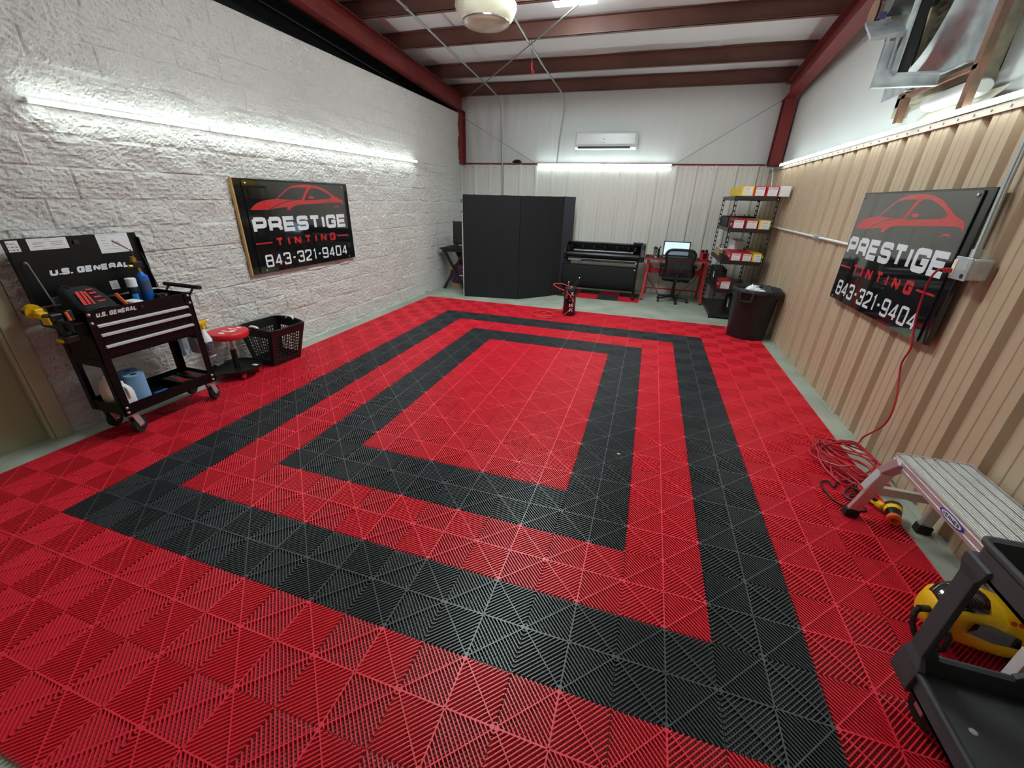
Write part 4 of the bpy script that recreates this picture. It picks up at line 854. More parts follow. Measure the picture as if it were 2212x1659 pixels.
part('zipper', MB().tube(smooth_path([(-1.725, -.46, .975), (-1.722, -.36, .982), (-1.725, -.26, .975)]), .004, 6), M_BPLAST, bg); part('carry_loop', MB().tube(smooth_path([(-1.95, -.45, 1.09), (-1.95, -.42, 1.118), (-1.95, -.39, 1.095)]), .007, 6), M_DARKFAB, bg, smooth=True)
oc = thing('orange_scraper', 'orange plastic handle sticking up from the cart top', 'tool', (-1.79, -.21, ZT))
part('handle', MB().bar((-1.76, -.185, ZT+.06), (-1.79, -.225, ZT+.165), .026, .02), M_ORG, oc, bevel=.003); part('frame', MB().bar((-1.755, -.18, ZT+.005), (-1.765, -.19, ZT+.06), .012, .012), M_BPLAST, oc)
sc1 = thing('spray_can', 'dark blue spray can with white cap standing in the cart top', 'spray can', (-1.89, -.05, ZT))
part('can', MB().lathe([(.030, 0), (.033, .004), (.033, .165), (.026, .185)], (-1.89, -.045, ZT), n=24), mat('navy_can', (26, 36, 62), .25, .3), sc1, smooth=True)
part('cap', MB().lathe([(.033, .175), (.033, .235), (.028, .24)], (-1.89, -.045, ZT), n=24), M_WHITE, sc1, smooth=True)
part('label_patch', MB().lathe([(.0335, .03), (.0335, .055)], (-1.89, -.045, ZT), n=24, cap=False), M_LGREY, sc1); 
lb = MB(); lb.add([(-1.89+.0338*math.cos(a), -.045+.0338*math.sin(a), z) for z in (ZT+.075, ZT+.125) for a in [R(-70+10*k) for k in range(8)]], [(i, i+1, 9+i, 8+i) for i in range(7)]); part('blue_logo', lb, mat('sky_print', (40, 150, 220), .4), sc1, recalc=False)
tg = thing('torch_cylinder', 'blue propane torch with brass nozzle standing behind the spray can', 'torch', (-1.95, .075, ZT))
part('cylinder', MB().lathe([(.036, 0), (.04, .006), (.04, .20), (.036, .235), (.02, .25), (.012, .27)], (-1.95, .075, ZT), n=28), M_BLUE, tg, smooth=True)
part('label_band', MB().lathe([(.0405, .115), (.0405, .20)], (-1.95, .075, ZT), n=28, cap=False), mat('slate_label', (70, 84, 120), .4), tg, smooth=True)
part('regulator', MB().box(-1.975, -1.925, .03, .10, ZT+.30, ZT+.345), M_BMAT, tg, bevel=.006); part('knob', MB().cyl((-1.94, .005, ZT+.315), (-1.94, .03, ZT+.315), .014, 12), M_BRASS, tg, smooth=True)
part('stem', MB().cyl((-1.95, .075, ZT+.26), (-1.95, .075, ZT+.31), .012, 10).tube(smooth_path([(-1.95, .07, ZT+.34), (-1.95, .07, ZT+.375)]), .008, 8).box(-1.965, -1.935, .045, .06, ZT+.345, ZT+.385), M_BRASS, tg)
part('burn_tube', MB().tube(smooth_path([(-1.95, .07, ZT+.37), (-1.95, .06, ZT+.43), (-1.945, .03, ZT+.455), (-1.94, -.03, ZT+.50)]), .006, 8).cyl((-1.94, -.01, ZT+.485), (-1.938, -.045, ZT+.512), .009, 10), M_CHROME, tg, smooth=True)
solo('white_wipes', MB().rbox(-1.86, -1.74, -.165, -.085, ZT+.003, ZT+.095, .02), M_PAPER, 'white crinkled pack lying in the cart top between scraper and spray can', 'wipes', bevel=.012)
solo('blue_tray', MB().box(-2.045, -2.01, -.47, -.32, ZT+.002, ZT+.16), M_CLEAR, 'clear bluish plastic tray behind the black tool bag', 'tray', bevel=.004)
solo('black_clutter', crumple((-1.90, .14, ZT+.05), .055, 2.2, .7), M_BPLAST, 'small black parts at the right end of the cart top', 'tool')
# cordless tools hanging on the left side of the cart
dv = thing('cordless_drill', 'yellow and black cordless drill hanging on the left side of the cart', 'drill', (-1.98, -.60, .93))
part('motor_housing', MB().cyl((-2.08, -.57, .97), (-2.02, -.585, .962), .046, 20), M_YEL, dv, smooth=True); part('gearbox', MB().cyl((-2.085, -.568, .97), (-2.125, -.56, .975), .036, 16, .02), M_BPLAST, dv, smooth=True)
part('vent', MB().box(-2.06, -2.035, -.635, -.628, .962, .985), M_BPLAST, dv); part('grip', MB().bar((-2.02, -.58, .955), (-1.93, -.585, .95), .05, .045).box(-2.0, -1.96, -.61, -.56, .96, .995), M_YEL, dv, bevel=.008)
dv2 = thing('impact_driver', 'black and yellow impact driver hanging lower on the cart side', 'drill', (-1.85, -.60, .86))
part('body', MB().bar((-1.97, -.56, .93), (-1.82, -.575, .945), .07, .06), M_BPLAST, dv2, bevel=.012); part('side_panel', MB().bar((-1.94, -.60, .915), (-1.83, -.612, .93), .012, .05), M_YEL, dv2, bevel=.004)
part('handle', MB().bar((-1.83, -.57, .93), (-1.79, -.57, .82), .045, .05), M_BPLAST, dv2, bevel=.01); part('battery', MB().box(-1.84, -1.75, -.61, -.53, .78, .83), M_BPLAST, dv2, bevel=.008); part('battery_latch', MB().box(-1.85, -1.78, -.618, -.60, .785, .81), M_YEL, dv2, bevel=.004)
kn = thing('utility_knife', 'orange and black tape tool clipped at the left front corner of the cart', 'knife', (-1.74, -.55, .95))
part('body', MB().bar((-1.745, -.545, 1.0), (-1.735, -.545, .93), .03, .035), M_BPLAST, kn, bevel=.004); part('slider', MB().bar((-1.727, -.565, .995), (-1.718, -.56, .935), .016, .012), M_ORG, kn, bevel=.003)
solo('side_rack', MB().box(CX0+.03, CX1-.02, CY0-.07, CY0-.004, .905, .912).box(CX0+.03, CX1-.02, CY0-.072, CY0-.066, .86, .912), M_BSTEEL, 'black tool rack hooked on the left side of the cart', 'rack')
# bottles hanging on the right side
def bottle(name, label, x, y, z, body, trigger, h=.2, r=.042, lab=None):
    t = thing(name, label, 'spray bottle', (x, y, z))
    part('bottle', MB().lathe([(r*.95, 0), (r, .006), (r, h*.6), (r*.8, h*.72), (r*.38, h*.92), (r*.34, h)], (x, y, z), n=24), body, t, smooth=True)
    part('trigger_head', MB().bar((x, y, z+h), (x, y, z+h+.05), .035, .035).bar((x, y-.02, z+h+.05), (x, y+.055, z+h+.06), .028, .03).bar((x, y+.035, z+h+.04), (x, y+.045, z+h+.0), .012, .01), trigger, t, bevel=.005)
    part('nozzle', MB().bar((x, y+.055, z+h+.06), (x, y+.085, z+h+.065), .018, .018), M_WHITE, t, bevel=.003)
    if lab: part('label_band', MB().lathe([(r*1.015, h*.06), (r*1.015, h*.56)], (x, y, z), n=24, cap=False), lab, t, smooth=True)
    return t
bottle('spray_bottle', 'spray bottle with yellow trigger and dark label hanging on the cart side', -1.76, .285, .385, M_WHITE, M_YEL, .25, .05, mat('dark_label', (74, 68, 78), .5, var=(60, (150, 140, 150), .55, .6)))
bottle('spray_bottle', 'clear spray bottle with blue label hanging nearest the wall', -2.02, .285, .36, M_CLEAR, M_BPLAST, .25, .05, None)
solo('blue_label_sheet', MB().box(-2.075, -2.055, .24, .262, .38, .50), mat('cyan_print', (40, 150, 214), .5), 'bright blue label strip beside the clear bottle', 'label')
solo('grey_glove', MB().rbox(-1.95, -1.84, .25, .31, .40, .60, .028), mat('grey_rag', (168, 160, 154), .8), 'beige rag hanging between the two spray bottles', 'rag', bevel=.02)
# lower tray contents
ZL = .1845
for i, (x, y, l) in enumerate(((-1.80, -.30, 'blue paper towel roll in front on the lower tray'), (-1.92, -.27, 'blue paper towel roll behind the other on the lower tray'))):
    t = thing('paper_towel_roll', l, 'paper towels', (x, y, ZL), 'blue paper towel rolls')
    part('roll', MB().lathe([(.02, 0), (.062, 0), (.062, .245), (.02, .245)], (x, y, ZL+.001), n=30, cap=False), M_PBLUE, t, smooth=True); part('core', MB().lathe([(.0205, .0), (.0205, .235), (.018, .235), (.018, 0)], (x, y, ZL+.001), n=20, cap=False), M_KBOX, t)
def jug(x, y, m, label, k=1):
    t = thing('jug', label, 'jug', (x, y, ZL)); w = .055*k
    part('body', MB().loft([[(x+s*w*math.copysign(abs(math.cos(a))**.5, math.cos(a)), y+s*w*math.copysign(abs(math.sin(a))**.5, math.sin(a)), ZL+z*k) for a in [2*math.pi*q_/24 for q_ in range(24)]] for z, s in ((.001, .92), (.01, 1), (.16, 1), (.2, .85), (.235, .45), (.24, .3))]), m, t, smooth=True)
    part('cap', MB().lathe([(.018, .24), (.018, .262)], (x, y, ZL+.0*k), n=16) if k == 1 else MB().lathe([(.018, .24*k), (.018, .262*k)], (x, y, ZL), n=16), M_WHITE, t); part('handle', MB().tube(smooth_path([(x+w*.6, y, ZL+.22*k), (x+w*1.1, y, ZL+.2*k), (x+w*1.05, y, ZL+.13*k)]), .009, 8), m, t, smooth=True)
jug(-1.765, -.415, M_PAPER, 'white plastic jug at the front left of the lower tray', .9); jug(-1.93, -.41, M_CREAM, 'cream plastic jug behind the white one with red print', 1.0)
solo('blue_box', MB().box(-1.80, -1.715, -.215, -.12, ZL+.001, ZL+.05), M_BLUE, 'low blue box right of the paper towels', 'box', bevel=.004)
for i in range(2):
    y0 = -.02+.12*i; t = thing('tool_case', ('flat black case with red print on the lower tray, nearer the towels', 'flat black case with red print at the right end of the lower tray')[i], 'case', (-1.87, y0+.05, ZL))
    part('case', MB().box(-2.0, -1.73, y0, y0+.105, ZL+.001, ZL+.06), M_BGLOSS, t, bevel=.005); part('red_print', MB().box(-1.97, -1.76, y0+.055, y0+.072, ZL+.0605, ZL+.0615).box(-1.85, -1.76, y0+.03, y0+.042, ZL+.0605, ZL+.0615), M_RPRINT, t)

# ================================================================ STOOL
SX, SY = -2.02, .70
st = thing('shop_stool', 'round red padded rolling stool with tool tray base beside the cart', 'stool', (SX, SY, 0))
part('seat', MB().lathe([(.15, .405), (.17, .41), (.178, .43), (.178, .462), (.17, .472), (.15, .475)], (SX, SY, 0), n=40), M_REDP, st, smooth=True)
sp_ = MB()
for a, d, rx, ry in ((-.03, -.09, .035, .018), (-.0, -.03, .05, .010), (-.06, .0, .03, .03), (.02, .05, .035, .014), (-.03, .06, .03, .012), (-.02, .11, .04, .012)):
    sp_.lathe([(rx, 0), (rx, .0012)], (SX-a, SY+d, .475), n=8, sy=ry/rx)
part('white_print', sp_, M_WPRINT, st)
part('piston', MB().cyl((SX, SY, .25), (SX, SY, .41), .016, 16), M_CHROME, st, smooth=True); part('column', MB().cyl((SX, SY, .085), (SX, SY, .275), .027, 18), M_BPLAST, st, smooth=True)
part('tray', MB().lathe([(.03, .082), (.19, .076), (.215, .08), (.225, .10), (.228, .10), (.220, .07), (.03, .068)], (SX, SY, 0), n=44), M_BPLAST, st, smooth=True)
part('tray_sticker', MB().box(SX+.09, SX+.15, SY+.09, SY+.13, .082, .0832, Matrix.Identity(4)), M_PAPER, st)
for a in (-25, 47, 119, 191, 263):
    x, y = SX+.185*math.cos(R(a)), SY+.185*math.sin(R(a))
    c = part('caster', MB().lathe([(.012, -.012), (.03, -.012), (.032, 0), (.03, .012), (.012, .012)], (x, y, .0325), (.8, .6, 0), 18), M_REDP, st, smooth=True, label='red caster wheel')
    part('fork', MB().box(x-.012, x+.012, y-.012, y+.012, .055, .072).bar((x+.014, y+.008, .06), (x+.014, y+.008, .03), .012, .004), M_PINKST, c)

# ================================================================ LAUNDRY BASKET
lb_ = thing('laundry_basket', 'black perforated plastic laundry basket with white handles against the block wall', 'basket', (-1.95, 1.17, 0))
B0 = [(-1.85, .985), (-1.82, 1.34), (-2.13, 1.36), (-2.14, 1.0)]; B1 = [(-1.70, .92), (-1.69, 1.36), (-2.17, 1.44), (-2.19, .94)]
mb = MB(); zt_b = .43
for i in range(4):
    a0, b0, a1, b1 = Vector((*B0[i], .005)), Vector((*B0[(i+1) % 4], .005)), Vector((*B1[i], zt_b)), Vector((*B1[(i+1) % 4], zt_b))
    F = lambda s, t: a0.lerp(b0, s).lerp(a1.lerp(b1, s), t)
    cs = [0, .13]+[.13+.74*k/10 for k in range(1, 11)]+[1]; rs = [0, .14]+[.14+.66*k/8 for k in range(1, 9)]+[1]
    for ci in range(len(cs)-1):
        for ri in range(len(rs)-1):
            s0, s1, t0, t1 = cs[ci], cs[ci+1], rs[ri], rs[ri+1]
            hole = 1 <= ci <= len(cs)-3 and 1 <= ri <= len(rs)-3
            if hole and i in (1, 3) and ri == len(rs)-3: hole = True
            if not hole: mb.add([F(s0, t0), F(s1, t0), F(s1, t1), F(s0, t1)], [(0, 1, 2, 3)])
            else:
                ds, dt = (s1-s0)*(.13 if ci % 3 else .06), (t1-t0)*.13
                o = [F(s0, t0), F(s1, t0), F(s1, t1), F(s0, t1)]; n_ = [F(s0+ds, t0+dt), F(s1-ds, t0+dt), F(s1-ds, t1-dt), F(s0+ds, t1-dt)]
                mb.add(o+n_, [(k, (k+1) % 4, 4+(k+1) % 4, 4+k) for k in range(4)])
mb.add([(*p, .005) for p in B0], [(0, 1, 2, 3)])
o = part('basket_wall', mb, M_BPLAST, lb_, recalc=False); m_ = o.modifiers.new('s', 'SOLIDIFY'); m_.thickness = .004
rim_pts = []
for i in range(4):
    a, b = Vector((*B1[i], zt_b)), Vector((*B1[(i+1) % 4], zt_b))
    for s in (.12, .5, .88): rim_pts.append(a.lerp(b, s)+Vector((0, 0, (.0 if i in (0, 2) else .014*(s == .5)))))
rp = smooth_path(rim_pts, 5, True); part('rim', MB().loft([[p+Vector((0, 0, dz))+(p-Vector((-1.94, 1.17, zt_b))).normalized()*dx for dx, dz in ((-.004, -.012), (.012, -.012), (.014, .004), (.004, .010), (-.006, .004))] for p in rp+[rp[0]]], False), M_BPLAST, lb_, smooth=True)
for i in (3, 1):
    a, b = Vector((*B1[i], zt_b)), Vector((*B1[(i+1) % 4], zt_b)); c = a.lerp(b, .5); u = (b-a).normalized()
    part('handle', MB().tube(smooth_path([c-u*.065+Vector((0, 0, .0)), c-u*.04+Vector((0, 0, .022)), c+Vector((0, 0, .026)), c+u*.04+Vector((0, 0, .022)), c+u*.065]), .014, 10), M_WHITE, lb_, smooth=True, label='white handle grip')

# ================================================================ EXHAUST FAN IN THE UPPER RIGHT WALL
ef = thing('exhaust_fan', 'galvanised belt-driven exhaust fan hung in the upper right wall opening', 'fan', (3.5, 2.3, 2.6))
FY, FZ, FR = 2.58, 3.24, .53
prof = [(FR, 3.58), (FR+.006, 3.62), (FR+.02, 3.67), (FR+.045, 3.71), (FR+.075, 3.735)]
mb = MB(); n = 56
for j, (r, x) in enumerate(prof):
    for k in range(n): a = 2*math.pi*k/n; mb.v.append((x, FY+r*math.cos(a), FZ+r*math.sin(a)))
for j in range(len(prof)-1):
    for k in range(n): mb.f.append((j*n+k, j*n+(k+1) % n, (j+1)*n+(k+1) % n, (j+1)*n+k))
# square plate outside the bell
b = len(mb.v); hx = .83
for k in range(n):
    a = 2*math.pi*k/n; m_ = max(abs(math.cos(a)), abs(math.sin(a))*1.42); mb.v.append((3.742, min(FY+hx*math.cos(a)/m_, FY+.62), FZ+hx*math.sin(a)/m_))
for k in range(n): mb.f.append(((len(prof)-1)*n+k, (len(prof)-1)*n+(k+1) % n, b+(k+1) % n, b+k))
part('orifice_plate', mb, M_GALV, ef, smooth=True, recalc=False)
part('plate_flange', MB().box(3.66, 3.74, 1.83, 2.6, 2.635, 2.645), M_GALV, ef)
part('support_post', MB().tube([(3.42, 2.1, 2.64), (3.42, 2.1, 3.68)], .042, 18), M_BSTEEL, ef, smooth=True, label='dark round support post')
part('post_rail', MB().box(3.375, 3.385, 2.06, 2.14, 2.64, 3.68), M_GALV, ef)
part('mounting_bracket', MB().prism([(0, 0), (.40, 0), (.40, .065), (.10, .10), (.085, .12), (.085, .275), (0, .275)], (3.26, 2.1, 2.565), (1, 0, 0), (0, 0, 1), .004).box(3.26, 3.66, 2.06, 2.1, 2.561, 2.566), M_GALV, ef)
part('slotted_rail', MB().box(3.27, 3.285, 2.085, 2.105, 2.68, 2.86).box(3.325, 3.34, 2.085, 2.105, 2.68, 2.86), M_GALV, ef)
part('bottom_channel', MB().box(3.38, 3.66, 2.04, 2.16, 2.632, 2.642).box(3.38, 3.66, 2.155, 2.16, 2.58, 2.64), M_GALV, ef)
part('motor_shelf', MB().add([(3.17, 2.1, 2.845), (3.38, 2.1, 2.865), (3.38, 2.1, 2.90), (3.17, 2.1, 2.87), (3.20, 2.42, 3.03), (3.40, 2.42, 3.03), (3.40, 2.42, 3.06), (3.20, 2.42, 3.05)],
     [(0, 1, 2, 3), (4, 7, 6, 5), (0, 4, 5, 1), (3, 2, 6, 7), (0, 3, 7, 4), (1, 5, 6, 2)]), M_GALV, ef)
mo_ = part('motor', MB().cyl((3.28, 2.30, 3.13), (3.52, 2.30, 3.13), .085, 24), mat('motor_grey', (84, 84, 80), .5), ef, smooth=True)
part('motor_sticker', MB().box(3.235, 3.28, 2.30, 2.304, 3.03, 3.07).box(3.285, 3.32, 2.30, 2.304, 3.04, 3.075), mat('purple_label', (88, 84, 140), .5), ef)
part('pulley', MB().lathe([(.02, -.012), (.095, -.012), (.082, -.003), (.082, .003), (.095, .012), (.02, .012)], (3.30, 2.62, 3.16), (1, 0, 0), 28), M_RUST, ef, smooth=True)
part('drive_belt', MB().tube(smooth_path([(3.31, 2.52, 3.13), (3.31, 2.62, 3.05), (3.31, 2.71, 3.13), (3.33, 2.66, 3.6), (3.33, 2.55, 3.66), (3.32, 2.50, 3.55)], 5, True), .012, 6), M_RUBBER, ef)
part('hub', MB().lathe([(.02, -.06), (.075, -.05), (.085, .05), (.02, .06)], (3.62, FY, FZ), (1, 0, 0), 20), M_BSTEEL, ef, smooth=True)
part('shaft', MB().cyl((3.28, FY, FZ), (3.68, FY, FZ), .015, 12), M_CHROME, ef)
for k in range(6):
    a0 = R(-100+60*k); mb = MB(); rings = []
    for r, wd, tw in ((.07, .05, 50), (.2, .10, 42), (.35, .15, 34), (.45, .15, 28), (.485, .10, 26)):
        dr_ = Vector((0, math.cos(a0), math.sin(a0))); tn = Vector((0, -math.sin(a0), math.cos(a0))); ch_ = tn*math.cos(R(tw))+Vector((1, 0, 0))*math.sin(R(tw)); nn = dr_.cross(ch_)
        c = Vector((3.62, FY, FZ))+dr_*r; rings.append([c-ch_*wd/2, c+nn*.008, c+ch_*wd/2, c+nn*.003])
    part('blade', mb.loft(rings), M_BSTEEL, ef, smooth=True)
lo = thing('window_1', None, None, (3.87, 2.4, 2.6), kind='structure')
part('louver_slats', (lambda m: [m.bar((3.86, 1.98, 2.68+.055*i), (3.86, 2.98, 2.68+.055*i), .05, .004, (.6, 0, .8)) for i in range(24)] and m)(MB()), mat('louver_metal', (108, 104, 92), .5), lo)
part('louver_frame', MB().box(3.79, 3.90, 1.90, 1.985, 2.44, 4.1).box(3.80, 3.90, 2.96, 3.02, 2.50, 4.1).box(3.80, 3.90, 1.985, 3.02, 2.58, 2.65), mat('weathered_jamb', (186, 176, 152), .7, bump=(6, .4, .01), var=(8, (150, 140, 120), .4, .65)), lo)
part('outer_cover', MB().box(3.885, 3.89, 1.9, 3.0, 2.6, 4.1), M_VOID, lo)
of = thing('opening_frame', 'rusty brown steel angle frame around the fan opening above the wall tubes', 'frame', (3.72, 2.2, 2.4))
part('near_post', MB().box(3.69, 3.735, 1.735, 1.742, 2.37, 4.0).box(3.69, 3.697, 1.742, 1.80, 2.37, 4.0), M_RUST, of)
part('far_post', MB().box(3.69, 3.735, 2.60, 2.607, 2.41, 2.63).box(3.69, 3.697, 2.607, 2.66, 2.41, 2.63), M_RUST, of)
part('sill_angle', MB().box(3.69, 3.735, 1.75, 2.66, 2.585, 2.592).box(3.69, 3.695, 1.75, 2.66, 2.592, 2.612), M_RUST, of)
rl = MB(); rl.loft([[(3.79+.075*math.cos(a)*s, y, 2.50+.055*math.sin(a)*s+.01*noise.noise(Vector((y*6, a, 2)))) for a in [2*math.pi*k/18 for k in range(18)]] for y, s in ((1.80, .7), (1.83, 1), (2.0, 1.05), (2.2, .98), (2.36, 1), (2.40, .8))])
solo('insulation_roll', rl, M_VINYL, 'rolled white insulation fold tucked under the rusty fan frame', 'insulation', smooth=True)
def sag(s, t): 
    y = 1.62+.85*s; z = 2.375+.115*t-.03*abs(s-.5)
    return (3.74+.10*t+.022*noise.noise(Vector((y*7, z*12, 3))), y, z)
solo('sagging_insulation', vinyl(sag, 30, 8), mat('aged_vinyl', (206, 200, 182), .55, bump=(9, .7, .02)), 'wrinkled yellowed insulation sheet bulging behind the tubes below the fan', 'insulation', smooth=True, recalc=False)

# ================================================================ CONDUIT, OUTLET AND CORD ON THE TAN WALL
pipe('conduit_pipe', [(3.735, 6.2, 1.45), (3.735, 4.5, 1.442), (3.735, 2.9, 1.432), (3.735, 1.12, 1.43)], .013, M_WHITE, 'white painted conduit running along the tan wall behind the sign', 'conduit', k=0)
cb = thing('conduit_box', 'small grey conduit body on the tan wall left of the sign', 'junction box', (3.73, 3.66, 1.435))
part('body', MB().box(3.70, 3.752, 3.60, 3.70, 1.415, 1.462), M_GALV, cb, bevel=.006); part('cover', MB().box(3.694, 3.70, 3.615, 3.685, 1.42, 1.457), M_GALV, cb, bevel=.001)
pipe('conduit_pipe', [(3.70, 1.00, 1.51), (3.72, 1.06, 1.90), (3.735, 1.10, 2.28)], .017, M_EMT, 'grey vertical conduit dropping to the outlet box right of the sign', 'conduit', k=0, clamps=(((3.702, 1.005, 1.53), (.05, .15, .98)),))
ob = thing('outlet_box', 'grey metal outlet box with a duplex socket and the red cord plugged in', 'outlet', (3.69, 1.0, 1.44))
part('back_box', MB().box(3.665, 3.765, .93, 1.065, 1.385, 1.505), M_GALV, ob, bevel=.01)
part('cover_plate', MB().box(3.655, 3.665, .925, 1.07, 1.38, 1.51), M_GALV, ob, bevel=.004)
part('receptacle', MB().box(3.650, 3.656, 1.035, 1.066, 1.40, 1.49), mat('ivory', (236, 226, 196), .4), ob, bevel=.002)
part('knockout', MB().lathe([(.014, 0), (.014, .0015)], (3.654, .955, 1.405), (-1, 0, 0), 16), M_BMAT, ob)
part('knockout', MB().lathe([(.013, 0), (.013, .001), (.011, .001)], (3.6545, .955, 1.45), (-1, 0, 0), 16).lathe([(.011, 0), (.011, .001)], (3.6545, .955, 1.485), (-1, 0, 0), 16), M_LGREY, ob)
cpth = [(3.645, 1.055, 1.425), (3.615, 1.09, 1.425), (3.62, 1.15, 1.37), (3.645, 1.20, 1.26), (3.66, 1.205, 1.12), (3.665, 1.17, 1.0), (3.675, 1.14, .9), (3.69, 1.19, .78), (3.70, 1.17, .68), (3.69, 1.08, .55), (3.68, 1.04, .42), (3.69, 1.10, .30), (3.69, 1.24, .14), (3.66, 1.25, .06)]
rnd = random.Random(5); a = 1.2
for k in range(88):
    a += .62+rnd.uniform(-.12, .12); ph = k*.045; rx = .215+rnd.uniform(-.07, .05); ry = .27+rnd.uniform(-.09, .06)
    cpth.append((min(3.55+rx*math.cos(a)*math.cos(ph)-.10*math.sin(a)*math.sin(ph)-.02, 3.715), 1.0+ry*math.sin(a)+.03*math.sin(ph*3), .012+.10*abs(math.sin(k*.33))*rnd.uniform(.3, 1)))
cpth += [(3.50, .74, .03), (3.50, .68, .012)]
rc = thing('extension_cord', 'long red extension cord looping from the outlet into a tangled heap on the floor', 'cord', (3.55, 1.0, 0))
part('cord', MB().tube(smooth_path(cpth, 5), .0062, 7), M_CORD, rc, smooth=True)
part('plug', MB().bar((3.652, 1.052, 1.425), (3.625, 1.075, 1.425), .03, .025), M_CORD, rc, bevel=.004); part('socket_end', MB().bar((3.50, .70, .016), (3.485, .64, .016), .028, .026), M_CORD, rc, bevel=.004)

# ================================================================ WORK PLATFORM
wp = thing('work_platform', 'aluminium folding work platform with slotted deck standing along the tan wall', 'work platform', (3.56, -.1, 0))
PX0, PX1, PY0, PY1, PZ = 3.395, 3.735, -.745, .34, .492
dk_ = MB()
for i in range(6):
    w_ = (PX1-PX0-.02)/6; x = PX0+.01+w_*i; dk_.box(x+.004, x+w_-.004, PY0, PY1, PZ-.012, PZ)
    for j in range(4): dk_.box(x+.008+j*w_*.22, x+.011+j*w_*.22, PY0+.002, PY1-.002, PZ, PZ+.0018)
part('deck', dk_, M_ALU, wp)
part('side_rail', MB().box(PX0, PX0+.008, PY0, PY1, PZ-.065, PZ+.004).box(PX0-.003, PX0, PY0, PY1, PZ-.02, PZ-.012).box(PX0-.003, PX0, PY0, PY1, PZ-.05, PZ-.044), M_ALU, wp)
part('side_rail', MB().box(PX1-.008, PX1, PY0, PY1, PZ-.065, PZ+.004), M_ALU, wp)
part('end_cap', MB().box(PX0-.002, PX1+.002, PY1, PY1+.008, PZ-.06, PZ+.004), M_ALU, wp)
el = lambda rx, ry: [(rx*math.cos(a), ry*math.sin(a)) for a in [2*math.pi*k/32 for k in range(32)]]
part('logo_oval', MB().prism(el(.083, .021), (PX0-.0035, -.175, PZ-.032), (0, -1, 0), (0, 0, 1), .0008), mat('logo_blue', (32, 48, 160), .4), wp)
part('logo_field', MB().prism(el(.070, .016), (PX0-.0045, -.175, PZ-.032), (0, -1, 0), (0, 0, 1), .0008), M_PAPER, wp)
part('lettering', word(MB(), 'WERNER', (PX0-.0058, -.175+.057, PZ-.0405), (0, -1, 0), (0, 0, 1), .114, .017, .0042, .16), M_BMAT, wp, recalc=False, label='dark blue lettering')
for yt, yb, s in ((.325, .365, 1), (-.70, -.71, -1)):
    for xt, xb in ((3.415 if s > 0 else 3.48, 3.325 if s > 0 else 3.50), (3.715, 3.70)):
        zf = 0 if xb < 3.6 else ZC
        lg = part('leg', MB().bar((xt, yt, PZ-.03), (xb, yb, zf+.03), .028, .06, (1, 0, 0)), M_ALU, wp, bevel=.003)
        part('rubber_foot', MB().bar((xb+.004, yb, zf+.055), (xb-.002, yb, zf+.002), .05, .075, (1, 0, 0)), M_RUBBER, lg, bevel=.006)
        part('hinge_plate', MB().bar((xt-.005, yt-s*.05, PZ-.02), (xt-.03, yt+s*.02, PZ-.13), .05, .07, (1, 0, 0)), M_PINKST, wp, bevel=.004)
    part('crossbar', MB().bar((3.375 if s > 0 else 3.50, (yt+yb)/2+.01*s, .225), (3.70, (yt+yb)/2+.01*s, .225), .03, .05), M_ALU, wp)
    part('diagonal_brace', MB().bar((3.705, yt, .22), (3.66, yt-s*.22, PZ-.05), .02, .004, (1, 0, 0)), M_ALU, wp)
part('instruction_label', MB().bar((3.386, .378, .37), (3.362, .3865, .25), .002, .045, (1, 0, 0)).v and MB().add([(3.407, .369, .385), (3.352, .369, .385), (3.325, .386, .245), (3.380, .386, .245)], [(0, 1, 2, 3)]), M_PAPER, wp) if False else None
for k, (x, z) in enumerate(((3.41, .455), (3.44, .47), (3.41, .475), (3.43, .445))): part('rivet', MB().sphere((x-.0, .349, z), .006, 6), M_CHROME, wp, smooth=True)
lbv = [(PX0-.012-.0, .352, .40), (PX0-.012, .30, .40)]
part('instruction_label', MB().add([(3.3585, .318, .36), (3.3585, .375, .36), (3.3265, .395, .22), (3.3265, .338, .22)], [(0, 1, 2, 3), (3, 2, 1, 0)]), M_PAPER, wp, recalc=False)

# ================================================================ HEAT GUN
hg = thing('heat_gun', 'yellow and black heat gun with orange nozzle lying under the platform', 'heat gun', (3.52, .42, 0))
part('handle', MB().bar((3.47, .60, .035), (3.53, .46, .045), .042, .036), M_YEL, hg, bevel=.010)
part('motor_housing', MB().lathe([(.03, -.07), (.043, -.055), (.046, 0), (.04, .02)], (3.57, .435, .048), (-.35, -.93, 0), 20), M_YEL, hg, smooth=True)
part('vent_panel', MB().lathe([(.0465, -.045), (.0465, -.01)], (3.57, .435, .048), (-.35, -.93, 0), 20, cap=False), M_BPLAST, hg)
part('barrel', MB().lathe([(.04, .02), (.036, .06), (.03, .075)], (3.57, .435, .048), (-.35, -.93, 0), 20), M_BGLOSS, hg, smooth=True)
part('nozzle_guard', MB().lathe([(.028, .07), (.035, .082), (.033, .108), (.016, .114), (.013, .09)], (3.57, .435, .048), (-.35, -.93, 0), 20), M_ORG, hg, smooth=True)
part('trigger', MB().bar((3.49, .525, .045), (3.505, .49, .05), .018, .045), M_BPLAST, hg, bevel=.003)
part('cord', MB().tube(smooth_path([(3.465, .61, .035), (3.43, .66, .02), (3.37, .56, .008), (3.45, .47, .008), (3.40, .42, .008), (3.30, .46, .008), (3.26, .58, .008), (3.27, .68, .008), (3.32, .70, .012), (3.33, .64, .010), (3.37, .70, .010), (3.42, .76, .012), (3.48, .70, .012), (3.44, .62, .02), (3.40, .57, .01), (3.48, .60, .01), (3.49, .66, .014)], 6), .006, 7), M_BPLAST, hg, smooth=True)

